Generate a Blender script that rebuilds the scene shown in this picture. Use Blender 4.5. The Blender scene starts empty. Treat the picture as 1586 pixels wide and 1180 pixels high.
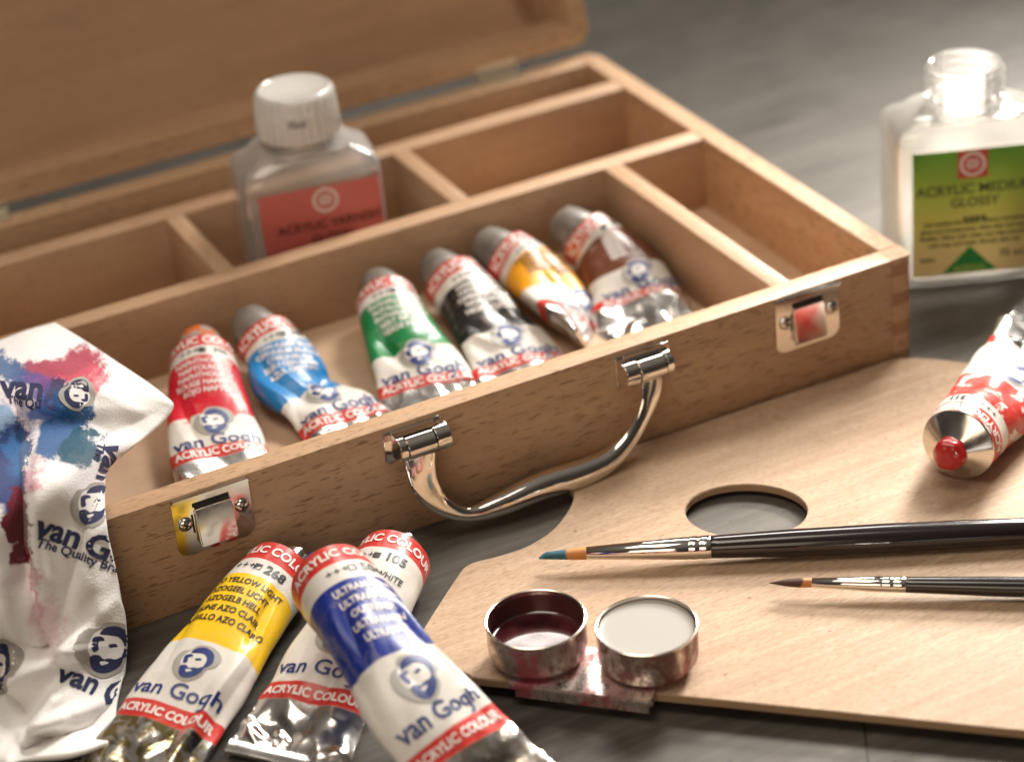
import bpy, bmesh, math, random
from mathutils import Vector, Matrix, noise
from mathutils.bvhtree import BVHTree
from mathutils.geometry import barycentric_transform
R = math.radians
S = 0.01                       # the script is written in centimetres
SC = bpy.context.scene
COL = SC.collection

# ------------------------------------------------------------------ camera, world, lamps, exposure
CP = Vector((-52.341, -74.244, 51.978))
CR = Matrix.Rotation(-0.471319, 3, 'Z') @ Matrix.Rotation(0.0850986, 3, 'Y') @ Matrix.Rotation(1.0472808, 3, 'X')
FPX = 3703.4
cam = bpy.data.cameras.new('camera'); cam_o = bpy.data.objects.new('camera', cam); COL.objects.link(cam_o)
cam_o.matrix_world = Matrix.Translation(CP * S) @ CR.to_4x4()
cam.sensor_width = 36; cam.lens = FPX / 1586 * 36; cam.clip_start = 0.05; cam.clip_end = 50
cam.dof.use_dof = True; cam.dof.focus_distance = 0.895; cam.dof.aperture_fstop = 6.0
SC.camera = cam_o
SC.view_settings.view_transform = 'Standard'; SC.view_settings.look = 'None'
SC.view_settings.exposure = 0.0; SC.view_settings.gamma = 1.0; SC.view_settings.use_curve_mapping = False
W = bpy.data.worlds.new('World'); SC.world = W; W.use_nodes = True
wn = W.node_tree
bgn = wn.nodes['Background']
tcw = wn.nodes.new('ShaderNodeTexCoord'); spw = wn.nodes.new('ShaderNodeSeparateXYZ'); rpw = wn.nodes.new('ShaderNodeValToRGB')
wn.links.new(tcw.outputs['Generated'], spw.inputs[0]); wn.links.new(spw.outputs['Z'], rpw.inputs[0]); wn.links.new(rpw.outputs[0], bgn.inputs[0])
e = rpw.color_ramp.elements
e[0].position = 0.0; e[0].color = (.036, .029, .022, 1); e[1].position = 0.95; e[1].color = (.20, .175, .15, 1)
m_ = rpw.color_ramp.elements.new(0.5); m_.color = (.055, .045, .036, 1)
bgn.inputs[1].default_value = 1.0

def area(name, loc, target, sx, sy, power, col):
    l = bpy.data.lights.new(name, 'AREA'); l.shape = 'RECTANGLE'; l.size = sx * S; l.size_y = sy * S
    l.energy = power; l.color = col
    o = bpy.data.objects.new(name, l); COL.objects.link(o)
    o.location = Vector(loc) * S
    o.rotation_euler = (Vector(target) - Vector(loc)).to_track_quat('-Z', 'Y').to_euler()
    return o
key = area('key_lamp', (104, 68, 138), (-9, 6, 2), 46, 46, 2.7, (1.0, .955, .89)); key.data.spread = R(44)
back = area('back_lamp', (66, 50, 46), (6, 2, 4), 24, 24, 1.1, (1.0, .95, .86)); back.data.spread = R(32)
area('overhead_lamp', (-52, -12, 150), (-18, 6, 0), 90, 60, 9.0, (1.0, .88, .74))
rear = area('rear_fill_lamp', (34, 92, 106), (-22, -10, 1), 56, 30, 1.0, (1.0, .95, .88)); rear.data.spread = R(64)  # dim soft fill added behind to brighten tube foil, chrome and table sheen
area('fill_lamp', (-110, -110, 60), (-18, 10, 4), 90, 60, 4.2, (1.0, .79, .58))
SC.cycles.max_bounces = 14; SC.cycles.transmission_bounces = 12; SC.cycles.transparent_max_bounces = 12
SC.cycles.glossy_bounces = 5; SC.cycles.diffuse_bounces = 4
SC.cycles.sample_clamp_indirect = 6.0; SC.cycles.blur_glossy = 0.5
SC.cycles.use_denoising = True

def at(u, v, n, d):            # the point where the sight line of a photo pixel meets a real plane
    q = CR @ Vector(((u - 793) / FPX, -(v - 590) / FPX, -1)); n = Vector(n)
    return CP + q * ((d - n.dot(CP)) / n.dot(q))
def aZ(u, v, z=0): return at(u, v, (0, 0, 1), z)
def aY(u, v, y=0): return at(u, v, (0, 1, 0), y)

# ------------------------------------------------------------------ materials
class NT:
    def __init__(s, name):
        s.m = bpy.data.materials.new(name); s.m.use_nodes = True; s.t = s.m.node_tree
        s.b = s.t.nodes['Principled BSDF']; s.out = s.t.nodes['Material Output']
    def n(s, typ, **kw):
        x = s.t.nodes.new(typ)
        for k, v in kw.items(): setattr(x, k, v)
        return x
    def put(s, sock, v):
        if isinstance(v, bpy.types.NodeSocket): s.t.links.new(v, sock)
        elif isinstance(v, (tuple, list)) and len(v) == 3 and sock.type == 'RGBA': sock.default_value = (*v, 1)
        else: sock.default_value = v
    def co(s, kind='Object', scale=(1, 1, 1), rot=(0, 0, 0), loc=(0, 0, 0)):
        c = s.n('ShaderNodeTexCoord'); m = s.n('ShaderNodeMapping')
        s.t.links.new(c.outputs[kind], m.inputs[0]); m.inputs['Scale'].default_value = scale
        m.inputs['Rotation'].default_value = rot; m.inputs['Location'].default_value = loc
        return m.outputs[0]
    def noise(s, vec, scale, detail=4, rough=.55, dist=0, out='Fac'):
        x = s.n('ShaderNodeTexNoise'); s.put(x.inputs['Vector'], vec); x.inputs['Scale'].default_value = scale
        x.inputs['Detail'].default_value = detail; x.inputs['Roughness'].default_value = rough; x.inputs['Distortion'].default_value = dist
        return x.outputs[out]
    def math(s, op, a, b=0.0, clamp=False):
        x = s.n('ShaderNodeMath', operation=op, use_clamp=clamp); s.put(x.inputs[0], a); s.put(x.inputs[1], b); return x.outputs[0]
    def ramp(s, f, stops, interp='LINEAR'):
        x = s.n('ShaderNodeValToRGB'); x.color_ramp.interpolation = interp; el = x.color_ramp.elements
        for i, (p, c) in enumerate(stops):
            k = el[i] if i < 2 else el.new(p)
            k.position = p; k.color = (c, c, c, 1) if isinstance(c, (int, float)) else (*c, 1)
        s.put(x.inputs[0], f); return x.outputs[0]
    def mix(s, f, a, b, mode='MIX'):
        x = s.n('ShaderNodeMix', data_type='RGBA', blend_type=mode)
        s.put(x.inputs[0], f); s.put(x.inputs[6], a); s.put(x.inputs[7], b); return x.outputs[2]
    def step(s, v, edge, soft=.002):
        x = s.n('ShaderNodeMapRange', clamp=True); s.put(x.inputs[0], v)
        s.put(x.inputs[1], edge - soft if not isinstance(edge, bpy.types.NodeSocket) else s.math('SUBTRACT', edge, soft))
        s.put(x.inputs[2], edge + soft if not isinstance(edge, bpy.types.NodeSocket) else s.math('ADD', edge, soft))
        return x.outputs[0]
    def bump(s, h, strength, dist=.001):
        x = s.n('ShaderNodeBump'); s.put(x.inputs['Height'], h); x.inputs['Strength'].default_value = strength
        x.inputs['Distance'].default_value = dist; s.t.links.new(x.outputs[0], s.b.inputs['Normal']); return x.outputs[0]
    def set(s, **kw):
        for k, v in kw.items(): s.put(s.b.inputs[k.replace('_', ' ')], v)
        return s.m

def plain(name, col, rough=.5, metal=0.0, **kw):
    t = NT(name); return t.set(Base_Color=col, Roughness=rough, Metallic=metal, **kw)

def wood(name, axis, light, dark, fleck, seed=0.0, fl=.62, rough=.5):
    t = NT(name)
    st = {'x': (1, 9, 9), 'y': (9, 1, 9), 'z': (9, 9, 1)}[axis]
    v = t.co(scale=st, loc=(seed, seed * 1.7, seed * .6))
    v2 = t.co(scale={'x': (1, 7, 7), 'y': (7, 1, 7), 'z': (7, 7, 1)}[axis], rot=(0, R(7), 0) if axis == 'x' else (0, 0, 0), loc=(seed * 2, seed, seed))
    a = t.noise(v, 9, 5, .6, .6)
    b = t.noise(v, 60, 4, .6)
    lo = t.noise(t.co(loc=(seed, 0, 0)), 9, 2, .5)
    c = t.ramp(a, [(.28, dark), (.72, light)])
    c = t.mix(t.math('MULTIPLY', b, .35), c, t.mix(.45, c, dark))
    c = t.mix(t.ramp(lo, [(.35, 0.0), (.70, .7)]), c, t.mix(.75, c, dark)); c = t.mix(t.ramp(t.noise(t.co(), 38, 5, .65, .6), [(.56, 0.0), (.78, .35)]), c, t.mix(.5, c, fleck))
    f = t.noise(v2, 150, 2.5, .55)
    f2 = t.ramp(f, [(.585, 0.0), (.65, 1.0)])
    pores = t.ramp(t.noise(v, 420, 2, .5), [(.58, 0.0), (.75, 1.0)])
    c = t.mix(t.math('MULTIPLY', f2, fl), c, fleck)
    c = t.mix(t.math('MULTIPLY', pores, .28), c, fleck)
    t.bump(t.math('ADD', t.math('MULTIPLY', f2, -.6), b), .18, .0004)
    return t.set(Base_Color=c, Roughness=t.ramp(b, [(.3, rough - .06), (.7, rough + .1)]), Specular_IOR_Level=.35)

BL, BD, BF = (.58, .39, .240), (.42, .258, .148), (.15, .072, .034)
M = {}
M['wx'] = wood('beech_long', 'x', BL, BD, BF, .3)
M['wy'] = wood('beech_side', 'y', BL, BD, BF, 1.3)
M['wdx'] = wood('beech_divider', 'x', (.54, .36, .23), (.42, .26, .155), BF, 2.1, .25)
M['wdy'] = wood('beech_cross_divider', 'y', (.54, .36, .23), (.42, .26, .155), BF, 3.4, .25)
M['wend'] = wood('beech_end_grain', 'y', (.40, .225, .135), (.30, .16, .09), (.12, .06, .03), 4, .3)
M['wfl'] = wood('plywood_bottom', 'x', (.60, .43, .29), (.53, .36, .235), (.33, .2, .12), 5.2, .15)
M['wlid'] = wood('plywood_lid', 'x', (.52, .335, .21), (.41, .26, .16), (.2, .11, .06), 6.2, .15)
M['chrome'] = plain('chrome', (.80, .77, .72), .07, 1.0)
M['nickel'] = NT('nickel_plate')
_t = M['nickel']; M['nickel'] = _t.set(Base_Color=(.78, .75, .70), Metallic=1.0, Roughness=_t.ramp(_t.noise(_t.co(), 160, 3), [(.3, .09), (.8, .22)]))
M['brass'] = plain('pale_brass', (.78, .70, .55), .30, .8)
M['hole'] = plain('dark_slot', (.012, .010, .009), .6)

# table: worn grey metal top
t = NT('worn_metal_table')
v = t.co(scale=(1, 1, 1), rot=(0, 0, R(-31)))
g = t.noise(t.co(scale=(1, 14, 1), rot=(0, 0, R(24))), 14, 6, .65)
cl = t.noise(t.co(), 4.5, 4, .6, .8); cl2 = t.noise(t.co(loc=(3, 2, 1)), 26, 5, .65, .5)
c = t.ramp(cl, [(.3, (.05, .045, .038)), (.7, (.125, .113, .098))])
c = t.mix(t.ramp(g, [(.42, 0.0), (.72, .4)]), c, (.23, .21, .187)); c = t.mix(t.ramp(t.noise(t.co(scale=(1, 6, 1), rot=(0, 0, R(24)), loc=(1, 4, 0)), 5, 5, .6), [(.45, 0.0), (.7, .3)]), c, (.055, .049, .042))
c = t.mix(t.ramp(cl2, [(.45, 0.0), (.8, .5)]), c, (.075, .064, .053))
c = t.mix(t.ramp(t.noise(t.co(), 330, 2, .5), [(.70, 0.0), (.74, .7)]), c, (.02, .018, .015))
wv = t.noise(t.co(scale=(1, 60, 1), rot=(0, 0, R(24))), 20, 3, .6)
t.bump(t.math('ADD', t.math('MULTIPLY', wv, .6), cl2), .10, .0006)
M['table'] = t.set(Base_Color=c, Metallic=.25, Roughness=t.ramp(cl2, [(.3, .40), (.75, .60)]), Specular_IOR_Level=.25)

# palette plywood
t = NT('palette_plywood')
A = R(42.0)
gv = t.co(scale=(1, 11, 1), rot=(0, 0, A))
a = t.noise(gv, 16, 5, .62, .5); b = t.noise(t.co(scale=(1, 16, 1), rot=(0, 0, A)), 70, 3, .6)
c = t.ramp(a, [(.3, (.37, .25, .16)), (.68, (.51, .375, .26))])
pr = t.noise(t.co(scale=(1, 7, 1), rot=(0, 0, A)), 330, 2, .5)
c = t.mix(t.ramp(pr, [(.53, 0.0), (.66, .75)]), c, (.27, .15, .08))
c = t.mix(t.ramp(b, [(.38, 0.0), (.75, .5)]), c, (.36, .22, .13))
st = t.noise(t.co(), 11, 3, .55, 1.0)
c = t.mix(t.ramp(st, [(.60, 0.0), (.75, .15)]), c, (.36, .22, .16))
sp = t.noise(t.co(), 240, 1, .5)
c = t.mix(t.ramp(sp, [(.77, 0.0), (.80, .6)]), c, (.16, .07, .05))
t.bump(b, .12, .0004)
M['palette'] = t.set(Base_Color=c, Roughness=.55, Specular_IOR_Level=.2)
M['ply_edge'] = plain('palette_edge', (.40, .26, .15), .6)

NAVY, RED, WHITE, BLACK = (.012, .03, .16), (.56, .032, .026), (.67, .64, .59), (.02, .018, .018)
M['navy'] = plain('navy_print', NAVY, .4); M['navyc'] = plain('navy_ink_on_cloth', (.018, .022, .075), .85)
M['inkb'] = plain('black_print', BLACK, .4); M['inkw'] = plain('white_print', (.78, .72, .68), .4)
M['inkg'] = plain('grey_print', (.34, .32, .29), .42); M['inkgc'] = plain('grey_ink_on_cloth', (.36, .34, .31), .9)
M['labw'] = plain('label_white', WHITE, .38); M['clothw'] = plain('cloth_white_print', (.78, .76, .74), .9)
M['inkred'] = plain('red_print', (.55, .05, .04), .4)

def foilmat(name, tint=(.78, .76, .73), rough=.2):
    t = NT(name); n1 = t.noise(t.co(), 90, 4)
    t.bump(t.noise(t.co(), 130, 3), .10, .0006)
    return t.set(Base_Color=tint, Metallic=1.0, Roughness=t.ramp(n1, [(.3, rough * .7), (.8, rough * 1.8)]))
M['alu'] = foilmat('aluminium', (.80, .78, .75), .16)

def tube_mat(name, col, lay, smear=None, smear_amt=.0, second=None, white_dirty=.25, foil_stain=None, bandc=RED, clear=False):
    """label print by distance from the shoulder (UV.y, in 10 cm) and by girth (UV.x)"""
    t = NT(name)
    uv = t.n('ShaderNodeTexCoord'); sp = t.n('ShaderNodeSeparateXYZ'); t.t.links.new(uv.outputs['UV'], sp.inputs[0])
    s, v = sp.outputs[0], sp.outputs[1]
    wob = t.math('MULTIPLY', t.math('SUBTRACT', t.noise(uv.outputs['UV'], 30, 2), .5), .004)
    v = t.math('ADD', v, wob)
    r1, w1, cb, r2, fo, arc = [x * .1 for x in lay]
    c = t.mix(t.step(v, r1), bandc, WHITE)
    c = t.mix(t.step(v, w1), c, col if not second else t.mix(t.step(s, second[1], .02), col, second[0]))
    vb = t.math('SUBTRACT', v, t.math('MULTIPLY', t.math('MULTIPLY', s, s), arc * 10))
    c = t.mix(t.step(vb, cb), c, WHITE)
    c = t.mix(t.step(v, r2), c, bandc)
    if white_dirty:
        dn = t.ramp(t.noise(uv.outputs['UV'], 24, 5, .65, 1.0), [(.52, 0.0), (.72, white_dirty)])
        c = t.mix(dn, c, (.50, .40, .30)); gr = t.ramp(t.noise(uv.outputs['UV'], 110, 6, .75), [(.56, 0.0), (.70, white_dirty * 1.3)]); c = t.mix(gr, c, (.36, .31, .26))
        sc = t.ramp(t.noise(t.co('UV', (1, 5, 1), (0, 0, .5)), 45, 4, .7), [(.66, 0.0), (.70, white_dirty * 1.6)])
        c = t.mix(sc, c, (.42, .38, .33))
    met = t.step(v, fo)
    fc = (.80, .78, .75)
    if foil_stain:
        fs = t.ramp(t.noise(uv.outputs['UV'], 17, 5, .62, .8), [(.45, 0.0), (.55, .9)])
        fc = t.mix(fs, fc, foil_stain)
    c = t.mix(met, c, fc)
    if smear:
        sn = t.ramp(t.noise(t.co('UV', (1, 1, 1), (0, 0, .6), (.7, .2, 0)), 9, 4, .55, .8), [(.60 - smear_amt, 0.0), (.64 - smear_amt, 1.0)])
        sn = t.math('MULTIPLY', sn, t.math('SUBTRACT', 1.0, t.math('MULTIPLY', met, .7)))
        c = t.mix(sn, c, smear); metf = t.math('MULTIPLY', met, t.math('SUBTRACT', 1.0, sn))
    else: metf = met
    t.bump(t.noise(uv.outputs['UV'], 60, 3), .10, .0006)
    ro = t.mix(met, (.30, .30, .30), t.ramp(t.noise(t.co(), 80, 3), [(.3, .13), (.8, .34)]))
    return t.set(Base_Color=c, Metallic=metf, Roughness=ro, Coat_Weight=.08, Coat_Roughness=.15, Specular_IOR_Level=.32)

# ------------------------------------------------------------------ object helpers
def thing(name, label, cat, loc, group=None):
    o = bpy.data.objects.new(name, None); COL.objects.link(o); o.location = Vector(loc) * S
    o.empty_display_size = .02; o['label'] = label; o['category'] = cat
    if group: o['group'] = group
    return o
def wpos(o):
    p = Vector((0, 0, 0))
    while o: p = p + Vector(o.location); o = o.parent
    return p
def obj(name, bm, mats, parent=None, smooth=False, label=None, origin=None):
    """bm is in world centimetres; it becomes one mesh object placed under its parent"""
    pp = wpos(parent) if parent else Vector((0, 0, 0))
    og = Vector(origin) * S if origin is not None else pp
    if origin is None and not parent:
        og = Vector((0, 0, 0))
    for vv in bm.verts: vv.co = vv.co * S - og
    me = bpy.data.meshes.new(name); bm.normal_update(); bm.to_mesh(me); bm.free()
    for m in (mats if isinstance(mats, (list, tuple)) else [mats]): me.materials.append(m)
    if smooth:
        for p in me.polygons: p.use_smooth = True
        if smooth is not True:
            me.set_sharp_from_angle(angle=R(smooth))
    o = bpy.data.objects.new(name, me); COL.objects.link(o)
    if parent: o.parent = parent
    o.location = og - pp
    if label: o['label'] = label
    return o
def struct(o): o['kind'] = 'structure'; return o

def box(bm, lo, hi, bev=0.0, mi=0, seg=2, mat=None):
    r = bmesh.ops.create_cube(bm, size=1.0); vs = r['verts']
    c = [(a + b) / 2 for a, b in zip(lo, hi)]; d = [b - a for a, b in zip(lo, hi)]
    for v in vs: v.co = Vector((v.co.x * d[0] + c[0], v.co.y * d[1] + c[1], v.co.z * d[2] + c[2]))
    fs = {f for v in vs for f in v.link_faces}
    for f in fs: f.material_index = mi
    if bev:
        es = {e_ for v in vs for e_ in v.link_edges}
        rr = bmesh.ops.bevel(bm, geom=list(es), offset=bev, segments=seg, profile=.5, affect='EDGES')
        vs = list({v for f in rr['faces'] for v in f.verts} | {v for v in vs if v.is_valid})
        for f in rr['faces']: f.material_index = mi
    if mat:
        for v in vs: v.co = mat @ v.co
    return vs
def prism(bm, poly, z0, z1, mi=0, xf=None):
    """poly in xy extruded in z; xf maps (x,y,z) to another frame"""
    xf = xf or (lambda x, y, z: (x, y, z))
    lo = [bm.verts.new(xf(x, y, z0)) for x, y in poly]; hi = [bm.verts.new(xf(x, y, z1)) for x, y in poly]
    n = len(poly); fs = [bm.faces.new(hi), bm.faces.new(lo[::-1])]
    for i in range(n): fs.append(bm.faces.new((lo[i], lo[(i + 1) % n], hi[(i + 1) % n], hi[i])))
    for f in fs: f.material_index = mi
    return fs
def rrect(x0, y0, x1, y1, r, n=6):
    """r may be four radii: bl, br, tr, tl"""
    rs = r if isinstance(r, (list, tuple)) else (r,) * 4; out = []
    for (cx, cy, a0), q in zip(((x0, y0, 180), (x1, y0, 270), (x1, y1, 0), (x0, y1, 90)), rs):
        sx = 1 if cx == x0 else -1; sy = 1 if cy == y0 else -1
        if q <= 0: out.append((cx, cy)); continue
        for k in range(n + 1):
            a = R(a0 + 90 * k / n); out.append((cx + sx * q + q * math.cos(a), cy + sy * q + q * math.sin(a)))
    return out
def fixn(bm): bmesh.ops.recalc_face_normals(bm, faces=bm.faces); return bm
def rings(bm, rr, close=True, cap0=True, cap1=True, mi=0):
    """rr: list of rings (lists of points)"""
    R_ = [[bm.verts.new(p) for p in r] for r in rr]; n = len(R_[0])
    for i in range(len(R_) - 1):
        for j in range(n if close else n - 1):
            k = (j + 1) % n; f = bm.faces.new((R_[i][j], R_[i][k], R_[i + 1][k], R_[i + 1][j])); f.material_index = mi
    if cap0: bm.faces.new(R_[0][::-1]).material_index = mi
    if cap1: bm.faces.new(R_[-1]).material_index = mi
    return R_
def frame(ax, up=(0, 0, 1)):
    w = Vector(ax).normalized(); u = Vector(up) - w * w.dot(Vector(up))
    if u.length < 1e-4: u = Vector((1, 0, 0)) - w * w.x
    u.normalize(); return w, u, u.cross(w)
def lathe(bm, base, ax, prof, n=40, cap0=True, cap1=True, mi=0, rib=None):
    """prof: (distance along ax, radius)"""
    w, u, q = frame(ax); base = Vector(base); rr = []
    for h, r in prof:
        ring = []
        for k in range(n):
            a = 2 * math.pi * k / n; r2 = r * (1 + (rib if rib and k % 2 else 0))
            ring.append(base + w * h + (u * math.cos(a) + q * math.sin(a)) * r2)
        rr.append(ring)
    return rings(bm, rr, True, cap0, cap1, mi)
def crom(pts, n):
    """Catmull-Rom through pts (lists of floats), n samples"""
    P = [Vector(p) for p in pts]; P = [P[0] * 2 - P[1]] + P + [P[-1] * 2 - P[-2]]; out = []; m = len(P) - 3
    for i in range(n):
        t_ = i / (n - 1) * m; k = min(int(t_), m - 1); f = t_ - k; a, b, c, d = P[k:k + 4]
        out.append(.5 * ((2 * b) + (c - a) * f + (2 * a - 5 * b + 4 * c - d) * f * f + (3 * b - a - 3 * c + d) * f ** 3))
    return out
def sstep(a, b, x):
    x = max(0, min(1, (x - a) / (b - a))); return x * x * (3 - 2 * x)

# text and print that follows a surface -------------------------------------------------
def glyphs0(txt, size, bold=0.0, align='CENTER', italic=0.0, sx=1.0):
    cu = bpy.data.curves.new('t', 'FONT'); cu.body = txt; cu.size = size; cu.align_x = align; cu.align_y = 'CENTER'
    cu.offset = bold; cu.shear = italic; cu.resolution_u = 3
    o = bpy.data.objects.new('t', cu); COL.objects.link(o)
    dg = bpy.context.evaluated_depsgraph_get(); me = bpy.data.meshes.new_from_object(o.evaluated_get(dg))
    vs = [(v.co.x * sx, v.co.y) for v in me.vertices]; fs = [list(p.vertices) for p in me.polygons]
    bpy.data.objects.remove(o); bpy.data.curves.remove(cu); bpy.data.meshes.remove(me)
    return vs, fs
def glyphs(txt, size, bold=0.0, align='CENTER', italic=0.0, sx=1.0):
    if 'g' not in txt: return glyphs0(txt, size, bold, align, italic, sx)
    q = txt.replace('g', 'q'); vs, fs = glyphs0(q, size, bold, 'LEFT', italic, sx); fs = [list(f) for f in fs]
    for i, ch in enumerate(txt):                     # single storey g: a q with a hook
        if ch != 'g': continue
        pv = glyphs0(q[:i + 1], size, bold, 'LEFT', italic, sx)[0]; xr = max(a for a, b in pv); yb = min(b for a, b in pv)
        w = size * .085 + bold * 2; r = size * .20; b0 = len(vs); n_ = 10
        for k in range(n_ + 1):
            a = -R(145) * k / n_
            for rr in (r, r - w): vs.append((xr - r + rr * math.cos(a), yb + .02 * size + rr * math.sin(a) * .85))
        for k in range(n_): fs.append([b0 + 2 * k, b0 + 2 * k + 1, b0 + 2 * k + 3, b0 + 2 * k + 2])
    if align == 'CENTER':
        m = (min(a for a, b in vs) + max(a for a, b in vs)) / 2; vs = [(a - m, b) for a, b in vs]
    return vs, fs
def refine(vs, fs, maxlen):
    bm = bmesh.new(); V = [bm.verts.new((x, y, 0)) for x, y in vs]
    for f in fs:
        try: bm.faces.new([V[i] for i in f])
        except ValueError: pass
    bmesh.ops.triangulate(bm, faces=bm.faces[:])
    for _ in range(5):
        es = [e_ for e_ in bm.edges if e_.calc_length() > maxlen]
        if not es: break
        bmesh.ops.subdivide_edges(bm, edges=es, cuts=1); bmesh.ops.triangulate(bm, faces=[f for f in bm.faces if len(f.verts) > 3])
    bm.verts.index_update()
    r = [(v.co.x, v.co.y) for v in bm.verts], [[v.index for v in f.verts] for f in bm.faces]; bm.free(); return r
def smoothpoly(pts, n=5):
    P = [Vector((*p, 0)) for p in pts]; m = len(P); out = []
    for k in range(m):
        a, b, c, d = P[k - 1], P[k], P[(k + 1) % m], P[(k + 2) % m]
        for i in range(n):
            f = i / n; q = .5 * ((2 * b) + (c - a) * f + (2 * a - 5 * b + 4 * c - d) * f * f + (3 * b - a - 3 * c + d) * f ** 3)
            out.append((q.x, q.y))
    return out
def emboss(bm, surf, vs, fs, x0, y0, h, mi, rot=0.0, sc=1.0, maxlen=.12, flipy=False):
    """lay a flat shape on surf(x, y, h) -> point; points outside the surface (None) drop their faces"""
    vs, fs = refine([(x * sc, y * sc) for x, y in vs], fs, maxlen)
    c, s_ = math.cos(rot), math.sin(rot); V = []
    for x, y in vs:
        p = surf(x0 + x * c - y * s_, y0 + x * s_ + y * c, h); V.append(bm.verts.new(p) if p is not None else None)
    for f in fs:
        w = [V[i] for i in f]
        if None in w: continue
        try: bm.faces.new(w).material_index = mi
        except ValueError: pass
G_GREY = [(.00, .22), (-.08, .50), (.02, .78), (.20, .86), (.36, 1.05), (.78, 1.06), (1.10, .86), (1.08, .56), (.92, .40), (.86, .16), (.56, -.08), (.22, .00)]
G_FACE = [(.12, .56), (.18, .78), (.40, .90), (.66, .84), (.82, .62), (.80, .36), (.56, .2), (.3, .24), (.16, .38)]
G_HAIR = [(.26, .76), (.34, .92), (.56, 1.0), (.84, .90), (.96, .66), (.90, .48), (.80, .40), (.80, .58), (.74, .72), (.60, .80), (.42, .78)]
G_BEARD = [(.20, .30), (.34, .36), (.46, .30), (.56, .34), (.70, .36), (.82, .44), (.82, .26), (.64, .06), (.44, .00), (.28, .08)]
G_BROW = [(.16, .66), (.30, .72), (.38, .66), (.28, .60), (.32, .46), (.24, .40), (.18, .50)]
G_EYE = [(.48, .60), (.60, .65), (.66, .60), (.58, .57), (.52, .55)]
G_MOUTH = [(.40, .22), (.48, .26), (.58, .25), (.50, .19), (.45, .17)]
def portrait(bm, surf, x0, y0, size, h, mg, mw, mn, rot=0.0, maxlen=.15, tone=None, fl=1):
    for k, (g_, mi) in enumerate(((G_GREY, mg), (G_FACE, mw), (G_HAIR, mn), (G_BEARD, mn), (G_BROW, mn), (G_EYE, mn), (G_MOUTH, mw))):
        if mi is None: continue
        p = smoothpoly([(fl * (x - .5), y - .5) for x, y in g_])
        emboss(bm, surf, p, [list(range(len(p)))], x0, y0, h * (1 + [0, .35, .7, .7, .7, .7, 1.05][k]), mi, rot, size, maxlen)

# ------------------------------------------------------------------ the table
bm = bmesh.new()
prism(bm, rrect(-200, -160, 170, 260, .5), -3, 0); fixn(bm)
table = struct(obj('table_top', bm, M['table']))
bm = bmesh.new()                                     # the seam between two metal sheets
p0, p1 = aZ(1340, 1138), aZ(1347, 1200)
d = (p1 - p0).normalized(); s_ = Vector((-d.y, d.x, 0)) * .035
q0, q1 = p0 - d * 6, p0 + d * 30
vs = [bm.verts.new(p + Vector((0, 0, .004))) for p in (q0 - s_, q1 - s_, q1 + s_, q0 + s_)]; bm.faces.new(vs); fixn(bm)
sm = struct(obj('table_seam', bm, M['hole'], table))

# ------------------------------------------------------------------ the paint box
WL = -37.15; H = 5.0; T = 1.02
Y2, Y3, Y4, Y5, Y6, Y7 = 15.40, 16.45, 23.0, 24.15, 26.8, 28.07
ZF = 1.43
bx = thing('paint_box', 'open beech wood artist box with divided tray, chrome handle and two nickel latches', 'paint box', (WL / 2, Y7 / 2, 0))
fz = [(4.15, 4.7), (2.78, 3.34), (1.32, 1.92), (0.0, .5)]
def comp(r, lo, hi):
    out = []; z = lo
    for a, b in sorted(r):
        if a > z: out.append((z, a))
        z = b
    if z < hi: out.append((z, hi))
    return out
bm = bmesh.new()                                     # front wall and its fingers
box(bm, (WL + T, 0, 0), (-T, T, H), .05)
for a, b in comp(fz, 0, H):
    prism(bm, rrect(-T + .001, 0.002, 0, T - .002, (0, .32, 0, 0)), a + .008, b - (.008 if b < H else 0.002))
    prism(bm, rrect(WL, 0.002, WL + T - .001, T - .002, (.32, 0, 0, 0)), a + .008, b - (.008 if b < H else 0.002))
obj('front_wall', fixn(bm), M['wx'], bx, 30)
for nm, x0, x1, rad, sgn in (('side_wall', -T, 0, (0, 0, 0, 0), 1), ('side_wall', WL, WL + T, (0, 0, 0, 0), -1)):
    bm = bmesh.new()
    prism(bm, rrect(x0, T + .003, x1, Y7, (0, 0, .75, 0) if sgn > 0 else (0, 0, 0, .75)), 0, H)
    for f in bm.faces: f.material_index = 0
    for a, b in fz:
        prism(bm, rrect(x0 + .002, .006, x1 - .004, T + .003, (0, .33, 0, 0) if sgn > 0 else (.33, 0, 0, 0)), a, b, 1)
    bmesh.ops.bevel(bm, geom=[e_ for e_ in bm.edges if abs(e_.verts[0].co.z - H) < 1e-4 and abs(e_.verts[1].co.z - H) < 1e-4], offset=.05, segments=2, affect='EDGES')
    obj(nm, fixn(bm), [M['wy'], M['wend']], bx, 30)
bm = bmesh.new(); box(bm, (WL + T + .003, Y6, 0), (-T - .003, Y7 - .002, H - .002), .04); obj('back_wall', fixn(bm), M['wx'], bx, 30)
bm = bmesh.new(); box(bm, (WL + T + .003, T + .003, .25), (-T - .003, Y6 - .003, ZF)); obj('bottom_panel', fixn(bm), M['wfl'], bx)
def div(x0, x1, y0, y1, m, h=H - .015):
    b_ = bmesh.new(); box(b_, (x0, y0, ZF + .003), (x1, y1, h), .05); obj('divider', fixn(b_), M[m], bx, 30)
div(WL + T + .004, -T - .004, Y2, Y3, 'wdx'); div(WL + T + .004, -T - .004, Y4, Y5, 'wdx')
div(-6.38, -5.46, T + .004, Y2 - .004, 'wdy'); div(-13.71, -12.84, Y3 + .004, Y4 - .004, 'wdy'); div(-25.25, -24.38, Y3 + .004, Y4 - .004, 'wdy')

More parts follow.
